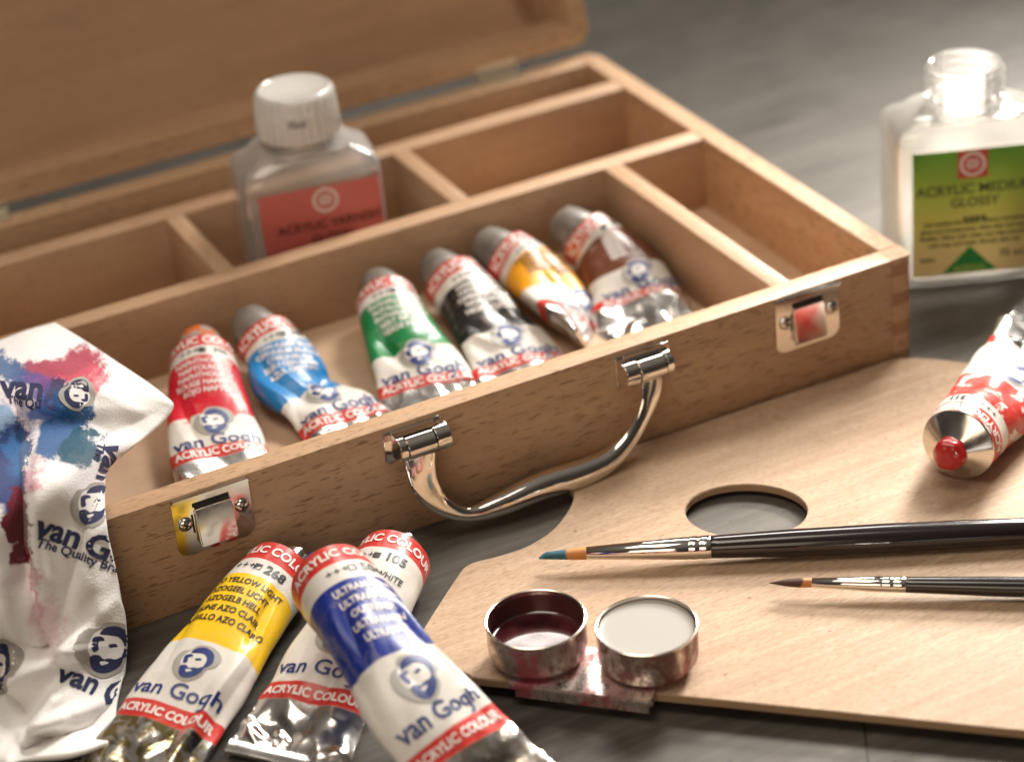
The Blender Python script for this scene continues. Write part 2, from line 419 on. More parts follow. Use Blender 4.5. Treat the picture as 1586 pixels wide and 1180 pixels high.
# lid: leans back behind the box on two hinges
LA = R(11); LO = Vector((0, 28.2, 5.45)); lu = Vector((0, math.sin(LA), math.cos(LA))); lw = Vector((0, math.cos(LA), -math.sin(LA)))
def lf(x, u, w): return LO + Vector((x, 0, 0)) + lu * u + lw * w
LH, LD = 28.0, 3.5
bm = bmesh.new()
outer = rrect(WL, 0, 0, LH, .9, 8); inner = rrect(WL + 1.05, 1.05, -1.05, LH - 1.05, .12, 8)
n = len(outer)
A_ = [[bm.verts.new(lf(x, u, w)) for x, u in ring] for ring, w in ((outer, 0), (inner, 0), (inner, LD - .4), (outer, LD - .4))]
for a, b in ((0, 1), (1, 2), (2, 3), (3, 0)):
    for i in range(n):
        k = (i + 1) % n; bm.faces.new((A_[a][i], A_[a][k], A_[b][k], A_[b][i]))
bmesh.ops.bevel(bm, geom=[e_ for e_ in bm.edges if (e_.verts[0] in A_[0] and e_.verts[1] in A_[0]) or (e_.verts[0] in A_[1] and e_.verts[1] in A_[1])], offset=.06, segments=2, affect='EDGES')
lid = obj('lid', fixn(bm), M['wx'], bx, 30)
bm = bmesh.new(); prism(bm, rrect(WL + .01, .01, -.01, LH - .01, .9, 8), LD - .395, LD, 0, lambda x, y, z: lf(x, y, z)); obj('lid_panel', fixn(bm), M['wlid'], lid)
bm = bmesh.new()                                     # turned wooden stop inside the lid corner
pc = lf(-2.35, 3.35, LD - .4); lathe(bm, pc, -lw, [(0, .42), (.5, .42), (.6, .62), (1.0, .66), (1.25, .5), (1.32, .2)], 28); obj('lid_stop', fixn(bm), M['wx'], lid, 40)
for u_, in ((770,), (-25,)):
    c0 = aY(u_, 112 if u_ > 0 else 329, 28.15); bm = bmesh.new()
    prism(bm, rrect(c0.x - 1.1, Y7 - .75, c0.x + 1.1, Y7 + .05, .08), H + .002, H + .07)
    lathe(bm, (c0.x - 1.1, 28.22, 5.16), (1, 0, 0), [(0, .14), (.5, .14), (.51, .11), (.53, .14), (1.0, .14), (1.01, .11), (1.03, .14), (1.55, .14), (1.56, .11), (1.58, .14), (2.2, .14)], 16)
    prism(bm, rrect(c0.x - 1.1, .0, c0.x + 1.1, .3, .05), -.05, -.002, 0, lambda x, y, z: lf(x, y, z))
    obj('hinge', fixn(bm), M['brass'], bx, 35)

# latches
def latch(cx):
    bm = bmesh.new(); x0, x1 = cx - 1.55, cx + 1.55
    prism(bm, rrect(x0, 2.40, x1, 4.82, (.38, .38, .04, .04)), .0, .09, 0, lambda x, y, z: (x, -.003 - z, y))
    prism(bm, rrect(x0, 4.80, x1, 4.93, .05), .0, .24, 0, lambda x, y, z: (x, -.003 - z, y))
    bmesh.ops.bevel(bm, geom=bm.edges[:], offset=.03, segments=2, affect='EDGES')
    o = obj('latch', fixn(bm), M['nickel'], bx, 35)
    bm = bmesh.new()                                 # raised catch
    prism(bm, rrect(cx - .72, 2.72, cx + .78, 4.32, .12), .10, .40, 0, lambda x, y, z: (x, -(z if z < .2 else z - .235 * (y - 2.72) / 1.6), y))
    box(bm, (cx - .72, -.25, 4.30), (cx + .78, -.12, 4.36), 0)
    bmesh.ops.bevel(bm, geom=bm.edges[:], offset=.045, segments=3, affect='EDGES')
    obj('catch', fixn(bm), M['nickel'], o, 35)
    bm = bmesh.new()
    box(bm, (cx - .62, -.103, 2.56), (cx + .6, -.093, 2.72)); box(bm, (cx - .75, -.103, 4.40), (cx + .72, -.093, 4.56))
    box(bm, (cx - .86, -.103, 3.3), (cx - .78, -.093, 4.1))
    obj('slot', fixn(bm), M['hole'], o)
    for sx in (-1.12, 1.15):
        bm = bmesh.new(); lathe(bm, (cx + sx, -.09, 3.80 if sx > 0 else 3.78), (0, -1, 0), [(0, .29), (.05, .29), (.12, .24), (.17, .13), (.18, .01)], 28)
        sc_ = obj('screw', fixn(bm), M['nickel'], o, 40)
        bm = bmesh.new()
        for a in (25, 115):
            mm = Matrix.Translation((cx + sx, -.262, 3.79)) @ Matrix.Rotation(R(a), 4, 'Y'); box(bm, (-.15, -.012, -.03), (.15, .012, .03), 0, 0, 1, mm)
        obj('cross_slot', fixn(bm), M['hole'], sc_)
latch(-31.82); latch(-5.32)

# handle
def sweep(bm, path, wid, thk, nrm, n=24, power=2.0):
    rr = []; m = len(path)
    for i, p in enumerate(path):
        tg = (path[min(i + 1, m - 1)] - path[max(i - 1, 0)]).normalized(); nn = Vector(nrm) - tg * tg.dot(Vector(nrm)); nn.normalize(); sd = tg.cross(nn)
        ring = []
        for k in range(n):
            a = 2 * math.pi * k / n; ca, sa = math.cos(a), math.sin(a); pw = 2 / power
            ring.append(p + sd * wid[i] * math.copysign(abs(ca) ** pw, ca) + nn * thk[i] * math.copysign(abs(sa) ** pw, sa))
        rr.append(ring)
    rings(bm, rr)
hp = [(651, 690, -.75), (652, 725, -.95), (662, 757, -1.1), (688, 785, -1.25), (726, 796, -1.35), (775, 781, -1.4), (838, 753, -1.4), (900, 733, -1.4), (943, 712, -1.35), (975, 680, -1.25), (998, 640, -1.1), (1009, 605, -.95), (1008, 572, -.75)]
hw = [.66, .62, .54, .36, .30, .46, .56, .56, .46, .36, .34, .44, .48]
ht = [.15, .14, .14, .16, .26, .44, .54, .54, .42, .26, .16, .14, .15]
path = crom([list(aY(*q)) for q in hp], 110)
ww = [v.x for v in crom([(a, 0, 0) for a in hw], 110)]; tt = [v.x for v in crom([(a, 0, 0) for a in ht], 110)]
bm = bmesh.new(); sweep(bm, path, ww, tt, (0, -1, .25), 28, 2.4)
e0, e1 = path[0], path[-1]
for e_ in (e0, e1):
    lathe(bm, e_ + Vector((-.60, .12, .0)), (1, 0, 0), [(0, .46), (.03, .50), (1.17, .50), (1.2, .46)], 28)
hd = obj('handle', fixn(bm), M['chrome'], bx, 50)
for e_, sg in ((e0, 1), (e1, -1)):
    bm = bmesh.new(); cx, cz = e_.x, e_.z + .02
    box(bm, (cx - 1.25, -.13, cz - .75), (cx + 1.25, -.003, cz + .60), .04)
    for a, b in ((-.92, -.63), (.63, 1.22)) if sg > 0 else ((-1.22, -.63), (.63, .92)):
        prism(bm, rrect(-1.08, cz - .52, -.10, cz + .52, (.45, .05, .05, .45)), cx + a, cx + b, 0, lambda x, y, z: (z, x, y))
    prism(bm, rrect(cx - .90, cz + .50, cx + .9, cz + .57, .02), .1, .6, 0, lambda x, y, z: (x, -z, y))
    bmesh.ops.bevel(bm, geom=bm.edges[:], offset=.025, segments=2, affect='EDGES')
    obj('handle_bracket', fixn(bm), M['chrome'], bx, 40)

# ------------------------------------------------------------------ palette
ZP, PT = .82, .31
_pn = Vector((.67, .742, 0)); _pa = Vector((-26.4, -11.3, 0)); KT = .019   # the palette leans on the cup clip at its front edge
def zpal(x, y): return ZP - KT * (Vector((x, y, 0)) - _pa).dot(_pn)
def aP(u, v, h=0.0): n_ = Vector((_pn.x * KT, _pn.y * KT, 1)); return at(u, v, n_, ZP + h + KT * _pa.dot(_pn))
pp = [(1000, 640), (885, 736), (889, 764), (880, 790), (856, 820), (815, 846), (770, 861), (738, 869), (722, 876), (712, 887), (686, 926), (658, 970), (650, 986), (656, 1002), (690, 1026), (724, 1043), (760, 1052),
      (1008, 1073), (1290, 1101), (1586, 1131), (1900, 1160), (2100, 1100), (2130, 900), (2050, 690), (1900, 590), (1586, 571), (1440, 568)]
PW = [aP(x, y) for x, y in pp]
PW[0] = Vector((-11.0, -.16, ZP)); PW[1] = Vector((-17.0, -.16, ZP)); PW[-1] = Vector((-.4, -.55, ZP))
PW.insert(len(PW), Vector((-3.0, -.16, ZP)))
def polyc(P, sub=4):
    out = smoothpoly([(p.x, p.y) for p in P], sub); return out
o2 = polyc(PW)
o2 = [(x, min(y, -.12)) if x < -.3 else (x, y) for x, y in o2]
hc = (aP(1061, 790) + aP(1251, 790)) / 2; hy = (aP(1156, 750) - aP(1156, 832)); hx = aP(1251, 790) - aP(1061, 790)
NH = 48
hole = [tuple((hc + hx * .5 * math.cos(2 * math.pi * k / NH) + hy * .5 * math.sin(2 * math.pi * k / NH))[:2]) for k in range(NH)]
bm = bmesh.new(); E_ = []
for lst in (o2, hole):
    vs = [bm.verts.new((x, y, ZP)) for x, y in lst]
    for i in range(len(vs)): E_.append(bm.edges.new((vs[i], vs[(i + 1) % len(vs)])))
bmesh.ops.triangle_fill(bm, use_beauty=True, use_dissolve=False, edges=E_)
top = bm.faces[:]
r = bmesh.ops.extrude_face_region(bm, geom=top)
for v in r['geom']:
    if isinstance(v, bmesh.types.BMVert): v.co.z -= PT
fixn(bm)
for f in bm.faces:
    f.material_index = 1 if abs(f.normal.z) < .5 else 0
es = [e_ for e_ in bm.edges if len(e_.link_faces) == 2 and abs(e_.link_faces[0].normal.z) + abs(e_.link_faces[1].normal.z) > .5 and abs(abs(e_.link_faces[0].normal.z) - abs(e_.link_faces[1].normal.z)) > .5 and e_.verts[0].co.z > ZP - .01]
bmesh.ops.bevel(bm, geom=es, offset=.035, segments=2, affect='EDGES')
for v in bm.verts: v.co.z += zpal(v.co.x, v.co.y) - ZP
pal = obj('palette', bm, [M['palette'], M['ply_edge']], None, 30, origin=aZ(1200, 950, ZP - PT))
pal['label'] = 'flat wooden painter palette with oval thumb hole lying in front of the box'; pal['category'] = 'palette'

# ------------------------------------------------------------------ double palette cup
t = NT('stained_tin'); v = t.co()
st = t.ramp(t.noise(t.co(scale=(1, 1, .6)), 55, 7, .72, .5), [(.47, 0.0), (.58, .9)]); st2 = t.ramp(t.noise(t.co(scale=(1, 1, .5), loc=(2, 1, 4)), 42, 7, .7, .4), [(.47, 0.0), (.58, .9)])
c = t.mix(st, (.74, .68, .62), (.17, .06, .045)); c = t.mix(st2, c, (.36, .05, .075)); s2 = t.math('MAXIMUM', st, st2)
fl_ = t.ramp(t.noise(v, 300, 3), [(.60, 0.0), (.68, .6)]); c = t.mix(fl_, c, (.10, .04, .035))
M['tin'] = t.set(Base_Color=c, Metallic=t.math('SUBTRACT', .92, t.math('MULTIPLY', s2, .75)), Roughness=t.ramp(s2, [(0.0, .24), (1.0, .5)]))
M['tin_in'] = plain('stained_cup_inside', (.11, .035, .035), .3, .35)
M['rim'] = plain('tin_rim', (.70, .63, .56), .22, 1.0)
M['wine'] = NT('wine_red_medium'); _t = M['wine']
M['wine'] = _t.set(Base_Color=_t.ramp(_t.noise(_t.co(), 55, 3), [(.38, (.03, .006, .008)), (.70, (.13, .030, .036))]), Roughness=.10, Coat_Weight=.5)
M['milk'] = plain('milky_medium', (.40, .38, .35), .42, 0, Subsurface_Weight=.15, Subsurface_Radius=(.004, .004, .004), Specular_IOR_Level=.12)
cA = aZ(829, 957, ZP + 1.72); cB = aZ(1001, 967, ZP + 1.72)
cl_ = (aZ(787, 1062, ZP + .1) + aZ(1008, 1090, ZP + .1)) / 2
dc = thing('palette_cups', 'pair of round paint stained metal cups joined by a clip on the palette edge', 'palette cups', (cl_.x, cl_.y, ZP))
for cc, inner_m, lq, lvl, lab in ((cA, 'tin_in', 'wine', .45, 'metal cup nearly empty with dark wine red liquid'), (cB, 'tin', 'milk', 1.20, 'metal cup filled with milky white liquid')):
    bs = Vector((cc.x, cc.y, ZP + .16)); hh = cc.z - bs.z; Ro = 1.80
    bm = bmesh.new()
    pr_o = [(0, .5), (0, Ro - .30), (.03, Ro - .2), (.14, Ro - .13), (.24, Ro - .06), (.34, Ro - .07), (.42, Ro - .02), (hh - .2, Ro - .01), (hh - .1, Ro), (hh - .02, Ro + .01), (hh, Ro - .03)]
    pr_i = [(hh - .02, Ro - .07), (hh - .2, Ro - .08), (hh - .5, Ro - .09), (.30, Ro - .11), (.18, Ro - .35), (.15, .5)]
    lathe(bm, bs, (0, 0, 1), pr_o + pr_i, 64, True, True)
    for f in bm.faces:
        c_ = f.calc_center_median(); d_ = math.hypot(c_.x - bs.x, c_.y - bs.y); z_ = c_.z - bs.z
        if z_ > hh - .12: f.material_index = 1
        elif d_ < Ro - .075 and z_ > .14: f.material_index = 2
    o = obj('cup', fixn(bm), [M['tin'], M['rim'], M[inner_m] if inner_m == 'tin_in' else M['tin']], dc, 50, lab)
    bm = bmesh.new(); lathe(bm, bs + Vector((0, 0, .17)), (0, 0, 1), [(0, .4), (.01, Ro - .36), (.14, Ro - .125), (lvl + .05, Ro - .112), (lvl + .01, Ro - .16), (lvl - .012, Ro - .26), (lvl - .02, Ro - .45), (lvl - .02, .3)], 48)
    obj('liquid', fixn(bm), M[lq], o, 60)
bm = bmesh.new()                                     # clip: top plate, fold at the edge, lower jaw
ex = (aZ(1008, 1090, ZP) - aZ(787, 1062, ZP)); exn = ex.normalized(); eyn = Vector((-exn.y, exn.x, 0)); L_ = ex.length
o0 = aZ(787, 1062, ZP)
def cf(x, y, z): return o0 + exn * x + eyn * y + Vector((0, 0, z - ZP))
prism(bm, rrect(.0, .0, L_, 2.6, .15), ZP + .02, ZP + .12, 0, cf)
prism(bm, rrect(.05, .04, L_ + .05, .5, .02), ZP - .13, ZP - .04, 0, cf)
prism(bm, rrect(.1, -.02, L_ + .02, .10, .02), ZP - .10, ZP + .05, 0, cf)
prism(bm, rrect(.25, .06, L_ - .2, 2.2, .05), ZP - PT - .12, ZP - PT - .02, 0, cf)
prism(bm, rrect(.25, .0, L_ - .1, .12, .02), ZP - PT - .12, ZP - .12, 0, cf)
prism(bm, rrect(1.6, .5, L_ - 1.6, 2.2, .05), .02, ZP - PT - .12, 0, cf)
bmesh.ops.bevel(bm, geom=bm.edges[:], offset=.02, segments=1, affect='EDGES')
obj('clip', fixn(bm), M['tin'], dc, 40)

# ------------------------------------------------------------------ brushes
t = NT('black_lacquer'); v = t.co()
M['lacq'] = t.set(Base_Color=t.mix(t.ramp(t.noise(v, 130, 4), [(.62, 0.0), (.70, .25)]), (.014, .008, .009), (.05, .035, .03)), Roughness=.19, Coat_Weight=.6, Coat_Roughness=.06)
def bristle_mat(name, base, tipc, edge, slant):
    t = NT(name); uv = t.n('ShaderNodeTexCoord'); sp = t.n('ShaderNodeSeparateXYZ'); t.t.links.new(uv.outputs['UV'], sp.inputs[0])
    h = t.noise(t.co('UV', (1, 40, 1)), 6, 3)
    f = t.math('ADD', sp.outputs[0], t.math('MULTIPLY', sp.outputs[1], slant)); f = t.math('ADD', f, t.math('MULTIPLY', t.math('SUBTRACT', h, .5), .12))
    c = t.mix(t.step(f, edge, .03), base, tipc)
    t.bump(h, .4, .0005); return t.set(Base_Color=c, Roughness=.42)
def brush(label, tip, fer, cr, end, ztip, zend, rf0, rf1, rh, bm_, flat, sag):
    a, b = aP(*tip, ztip), aP(*end, zend); ax = (b - a).normalized()
    def along(px):                                   # distance along the brush for a photo column
        lo, hi = 0.0, (b - a).length
        for _ in range(40):
            m = (lo + hi) / 2; q = CR.transposed() @ (a + ax * m - CP); u = 793 + FPX * q.x / -q.z
            if u < px: lo = m
            else: hi = m
        return lo
    Lf, Lc = along(fer), along(cr)
    th = thing('paint_brush', label, 'brush', a + ax * Lc, 'round brushes lying on the palette')
    w, u, q = frame(ax)
    bm = bmesh.new(); lathe(bm, a, ax, [(Lf, rf0 * .94), (Lf + .01, rf0), (Lc - .92, rf1 * .985), (Lc - .86, rf1 * .95), (Lc - .80, rf1 * .95), (Lc - .74, rf1 * 1.0), (Lc - .52, rf1 * 1.005), (Lc - .46, rf1 * .955), (Lc - .40, rf1 * .955), (Lc - .34, rf1 * 1.01), (Lc - .02, rf1 * 1.01), (Lc, rf1 * .98)], 40)
    obj('ferrule', fixn(bm), M['chrome'], th, True)
    LL = (b - a).length
    bm = bmesh.new(); lathe(bm, a, ax, [(Lc - .05, rf1 * .9), (Lc + .001, rf1 * .97), (Lc + .3, rf1 * 1.0), (Lc + 3.0, (rf1 + rh) * .52), (Lc + 6.5, rh), (Lc + 9.5, rh * .95), (LL, rh * .5), (LL + .15, rh * .2)], 40)
    obj('handle', fixn(bm), M['lacq'], th, 50)
    bm = bmesh.new(); uvl = bm.loops.layers.uv.new('UVMap'); n = 28; rr = []; N = 14
    for i in range(N + 1):
        f = i / N; s2 = Lf + .05 - f * (Lf + .05)
        r = rf0 * (.96 + .12 * math.sin(f * 2.6)) * (1 - f ** 2.3) if not flat else rf0 * (1.0 - .45 * f)
        ring = []
        for k in range(n):
            an = 2 * math.pi * k / n; fz_ = 1.0
            jit = 1 + .05 * noise.noise(Vector((k * 1.7, f * 2, 3)))
            sl = (math.cos(an) * .20 * f if flat else 0)
            ring.append(a + ax * (s2 + sl) + u * math.cos(an) * max(r, .012) * jit * fz_ + q * math.sin(an) * max(r, .012) * jit + Vector((0, 0, -sag * f * f)))
        rr.append(ring)
    RR = rings(bm, rr)
    idx = {v: (i / N, k / n) for i, r_ in enumerate(RR) for k, v in enumerate(r_)}
    for f in bm.faces:
        for l in f.loops:
            f_, kk = idx[l.vert]; l[uvl].uv = (f_, .5 + .5 * math.sin(2 * math.pi * kk) if False else abs(math.cos(math.pi * kk)))
    obj('bristles', fixn(bm), bm_, th, 60)
bm1 = bristle_mat('bristles_blue_tip', (.62, .25, .06), (.010, .12, .17), .30, -.25)
bm2 = bristle_mat('bristles_brown_tip', (.60, .22, .05), (.075, .022, .014), .36, .15)
brush('larger black handled brush whose amber bristles are tipped with teal blue paint', (842, 860), 908, 1101, (2060, 798), 0.62, .50, .25, .44, .56, bm1, True, .0)
brush('smaller black handled brush with a fine pointed brown bristle tip', (1191, 901), 1257, 1403, (2040, 918), 0.55, .38, .18, .30, .40, bm2, False, .05)

# ------------------------------------------------------------------ paint tubes
def ell_len(ratio, n=96):
    """cumulative girth of a unit-perimeter ellipse, from the top going clockwise (to the right)"""
    pts = [(math.sin(2 * math.pi * k / n), ratio * math.cos(2 * math.pi * k / n)) for k in range(n + 1)]
    cum = [0.0]
    for i in range(n): cum.append(cum[-1] + math.hypot(pts[i + 1][0] - pts[i][0], pts[i + 1][1] - pts[i][1]))
    tot = cum[-1]; return [c_ / tot for c_ in cum], tot
_tab = [ell_len(max(i / 40, .004)) for i in range(41)]
class Tube:
    def __init__(s, ctrl, Rr, L=None, flat_p=1.2, flat0=.0, roll=(0, 0), crum=.06, seed=0.0, bend=None, dents=(), up=(0, 0, 1), creases=(), bmin=.04):
        s.R = Rr; s.up = Vector(up); s.seed = seed; s.crum = crum; s.roll = roll; s.flat_p = flat_p; s.flat0 = flat0; s.dents = dents; s.creases = creases; s.bmin = bmin
        P = crom([list(c) for c in ctrl], 400); d = [0.0]
        for i in range(399): d.append(d[-1] + (P[i + 1] - P[i]).length)
        s.P, s.d = P, d; s.L = L or d[-1]
    def c(s, v):
        if v <= 0: return s.P[0] + (s.P[0] - s.P[4]).normalized() * (-v)
        if v >= s.d[-1]: return s.P[-1] + (s.P[-1] - s.P[-5]).normalized() * (v - s.d[-1])
        lo, hi = 0, 399
        while hi - lo > 1:
            m = (lo + hi) // 2
            if s.d[m] <= v: lo = m
            else: hi = m
        f = (v - s.d[lo]) / max(s.d[hi] - s.d[lo], 1e-9); return s.P[lo].lerp(s.P[hi], f)
    def fr(s, v):
        T_ = (s.c(v + .25) - s.c(v - .25)).normalized(); U = s.up - T_ * T_.dot(s.up); U.normalize()
        rt = (-T_).cross(U); t_ = max(0, min(1, v / s.L)); a = R(s.roll[0] + (s.roll[1] - s.roll[0]) * sstep(.1, .95, t_))
        return T_, rt * math.cos(a) + U * math.sin(a), U * math.cos(a) - rt * math.sin(a)
    def ab(s, v):
        t_ = max(0, min(1, (v / s.L - s.flat0) / (1 - s.flat0)))
        b = max(s.R * (1 - t_ ** s.flat_p), s.bmin)
        k = _tab[max(0, min(40, int(b / s.R * 26)))] if False else None
        # keep the girth constant while flattening (Ramanujan)
        a = s.R
        for _ in range(6):
            h_ = ((a - b) / (a + b)) ** 2; per = math.pi * (a + b) * (1 + 3 * h_ / (10 + math.sqrt(4 - 3 * h_))); a *= (2 * math.pi * s.R) / per
        return a, b
    def at(s, sg, v, h=0.0):
        """sg: distance round the girth from the top (right positive); v: distance from the shoulder; h: height above the skin"""
        T_, rt, U = s.fr(v); a, b = s.ab(v)
        q = min(1.0, b / a) * 40; i0 = int(q); i1 = min(40, i0 + 1); fq = q - i0
        G = 2 * math.pi * s.R; g = (sg / G) % 1.0
        cum0, cum1 = _tab[i0][0], _tab[i1][0]
        lo, hi = 0, 96
        while hi - lo > 1:
            m = (lo + hi) // 2
            if cum0[m] * (1 - fq) + cum1[m] * fq <= g: lo = m
            else: hi = m
        c0 = cum0[lo] * (1 - fq) + cum1[lo] * fq; c1 = cum0[hi] * (1 - fq) + cum1[hi] * fq
        th = 2 * math.pi * (lo + (g - c0) / max(c1 - c0, 1e-9)) / 96
        sn, cs = math.sin(th), math.cos(th)
        N = (rt * (sn * b) + U * (cs * a)).normalized()
        t_ = v / s.L; edge = sstep(0.0, .12, t_) * (1 - .8 * sstep(.93, 1.0, t_))
        ang = sg / s.R
        p3 = Vector((math.sin(ang) * 1.1, math.cos(ang) * 1.1, v * .55)) + Vector((s.seed, s.seed * 2.3, 0))
        dsp = noise.noise(p3 * .8) * s.crum * (.5 + t_)
        rdg = abs(noise.noise(p3 * .8 + Vector((9, 4, 2)))) - .18
        dsp += rdg * s.crum * 1.5 * (.1 + t_) + (abs(noise.noise(Vector((p3.x * .5, p3.y * .5, p3.z * .5 + 5)))) - .2) * s.crum * 1.5 * (.3 + t_) + (.10 - abs(noise.noise(p3 * 1.3))) * s.crum * 1.5 * t_ * sstep(.6, .85, t_)
        for (ds, dv, rs, rv, am) in s.dents:
            x = ((sg - ds + G / 2) % G - G / 2) / rs; y = (v - dv) / rv; r2 = x * x + y * y
            if r2 < 9: dsp -= am * math.exp(-r2)
        for (s0, v0, s1, v1, wd, am) in s.creases:
            dx, dy = s1 - s0, v1 - v0; l2 = dx * dx + dy * dy; k = max(0, min(1, ((sg - s0) * dx + (v - v0) * dy) / l2))
            dd = math.hypot(sg - s0 - k * dx, v - v0 - k * dy); dsp += am * max(0, 1 - dd / wd) * math.sin(math.pi * min(1, max(.02, k)))
        return s.c(v) + rt * (sn * a) + U * (cs * b) + N * (dsp * edge + h)
LAY = (1.0, 1.95, 5.35, 8.75, 9.6, .10)
def make_tube(label, T_, mat, lay=LAY, code='', names=(), ink='inkw', cap=None, neck=None, crimp=True, face=(0.0, 6.55), face_size=1.7, faceflip=1, txt=True, group=None, logo_v=8.05, part_label=None, marks='+++', vs=1.0, shoulder='alu', cap_stain=False, slx=-.0):
    p0 = T_.c(T_.L * .5); th = thing('paint_tube', label, 'paint tube', (p0.x, p0.y, max(0, p0.z - 1.3)), group)
    bm = bmesh.new(); uvl = bm.loops.layers.uv.new('UVMap'); nu, nv = 132, 190; G = 2 * math.pi * T_.R
    VV = []
    for j in range(nv + 1):
        v = T_.L * j / nv; VV.append([bm.verts.new(T_.at(G * (i / nu - .5), v)) for i in range(nu)])
    for j in range(nv):
        for i in range(nu):
            k = (i + 1) % nu; f = bm.faces.new((VV[j][i], VV[j][k], VV[j + 1][k], VV[j + 1][i]))
            for l, (ii, jj) in zip(f.loops, ((i, j), (i + 1, j), (i + 1, j + 1), (i, j + 1))):
                l[uvl].uv = (G * (ii / nu - .5) / 10, T_.L * jj / nv / 10)
    bm.faces.new(VV[-1])
    body = obj('tube_body', fixn(bm), mat, th, True)
    # shoulder and threaded neck
    c0 = T_.c(0); ax = -(T_.fr(0)[0]); Rr = T_.R
    bm = bmesh.new()
    prof = [(-.06, Rr * .985), (.0, Rr * 1.0), (.05, Rr * .985), (.07, Rr * .95), (.62, .62), (.66, .56)]
    zz = .68
    for k in range(4): prof += [(zz, .50), (zz + .03, .54), (zz + .07, .54), (zz + .10, .50)]; zz += .12
    prof += [(zz + .03, .5), (zz + .05, .42), (zz - .3, .40)]
    lathe(bm, c0, ax, prof, 56, False, True)
    obj('shoulder', fixn(bm), M[shoulder], th, 35)
    if cap:
        bm = bmesh.new(); lathe(bm, c0, ax, [(.10, .9), (.11, 1.06), (.2, 1.09), (.7, 1.02), (1.15, .92), (1.45, .78), (1.6, .56), (1.66, .3), (1.67, .02)], 44, True, True, 0, -.008)
        obj('cap', fixn(bm), cap, th, 60)
    if neck:
        bm = bmesh.new(); pr = [(.62, .50), (.66, .64), (.80, .66), (1.0, .64), (1.15, .58), (1.25, .46), (1.30, .28), (1.28, .04)]
        Rg = lathe(bm, c0, ax, pr, 36)
        for vt in bm.verts:
            nz = noise.noise(vt.co * 1.9); vt.co += (vt.co - (c0 + ax * (vt.co - c0).dot(ax))) * nz * .22 + ax * noise.noise(vt.co * 2.3) * .10
        obj('wet_paint', fixn(bm), neck, th, 60)
    # flat folded crimp
    if crimp:
        bm = bmesh.new(); a, b = T_.ab(T_.L); TT, rt, U = T_.fr(T_.L); ce = T_.c(T_.L)
        n = 40; rr = []
        for (dv, hh) in ((-.55, .075), (-.5, .10), (-.05, .10), (.03, .085), (.05, .02)):
            ring = []
            for sgn in (1, -1):
                for i in range(n):
                    x = a * 1.0 * (1 - 2 * i / (n - 1)) * sgn
                    wv = .05 * noise.noise(Vector((x * .8, T_.seed, 0)))
                    ring.append(ce + rt * x + TT * dv + U * (hh * sgn + wv * 1.0))
            rr.append(ring)
        rings(bm, rr); obj('crimped_end', fixn(bm), M['alu'], th, 35)
    if txt:
        sfy = lambda x, y, h: T_.at(x, -y, h)        # y up = towards the neck
        H_ = .024
        def word(nm, mat_, items):
            bm = bmesh.new()
            for vs, fs, x, y in items: emboss(bm, sfy, vs, fs, x, y, H_, 0)
            obj(nm, bm, mat_, body)
        word('band_lettering', M['inkw'], [(*glyphs('ACRYLIC COLOUR', .58, .018, sx=.92), slx, -.51 * lay[0])])
        sq = ([(-.14, -.14), (.14, -.14), (.14, .14), (-.14, .14)], [[0, 1, 2, 3]])
        if code == '504': sq = ([(-.15, -.15), (.15, -.15), (.15, -.11), (-.15, -.11), (-.15, .11), (.15, .11), (.15, .15), (-.15, .15), (-.11, -.11), (-.11, .11), (.11, -.11), (.11, .11)], [[0, 1, 2, 3], [4, 5, 6, 7], [3, 8, 9, 4], [10, 2, 5, 11]])
        if code == '268': sq = ([(-.15, -.15), (.15, .15), (-.15, .15), (.15, -.15), (.15, -.12), (-.12, -.12), (.12, -.12), (.12, .12)], [[0, 1, 2], [0, 3, 4, 5], [6, 4, 1, 7]])
        word('code_lettering', M['inkb'], [(*glyphs(marks, .52), slx - .55, -(lay[0] + lay[1]) / 2), (*glyphs(code, min(.58, .7 * (lay[1] - lay[0])), .018), slx + .75, -(lay[0] + lay[1]) / 2), (*sq, slx, -(lay[0] + lay[1]) / 2)])
        word('name_lettering', M[ink], [(*glyphs(nm, .39, .010, sx=.86), slx, -(lay[1] + (.42 + k * .50) * vs)) for k, nm in enumerate(names)])
        word('wordmark', M['navy'], [(*glyphs('van Gogh', .86, .015, sx=1.08), face[0], -logo_v)])
        word('band_lettering', M['inkw'], [(*glyphs('ACRYLIC COLOUR', .50, .018, sx=.9), face[0] + .05, -(lay[3] + .42 * vs))])
        bm = bmesh.new(); portrait(bm, sfy, face[0] + .05, -face[1], face_size * .92, H_, 0, 1, 2, 0, .15, fl=faceflip)
        obj('portrait_emblem', bm, [M['inkg'], M['labw'], M['navy']], body)
    return th

G_IN, G_FR = 'paint tubes lying in the tray of the box', 'paint tubes lying on the table in front of the box'
capm = NT('grey_plastic_cap'); capm = capm.set(Base_Color=capm.ramp(capm.noise(capm.co(), 70, 4), [(.35, (.11, .095, .08)), (.75, (.24, .215, .185))]), Roughness=.42)
capo = NT('grey_cap_with_orange_paint'); capo = capo.set(Base_Color=capo.mix(capo.ramp(capo.noise(capo.co(), 75, 3), [(.50, 0.0), (.56, 1.0)]), (.30, .28, .26), (.55, .12, .015)), Roughness=.4)
def inb(ctrl, Rr, p, lift=.30):
    """axis of a tube from the photo line along the middle of its printed face; k runs 0 (shoulder) to 1 (crimp)"""
    out = []
    for u, v, k in ctrl:
        b = max(Rr * (1 - k ** p), .06); up_ = ZF + .04 + lift * (1 - k); q = aZ(u, v, up_ + 2 * b); out.append(Vector((q.x, q.y, up_ + b)))
    return out
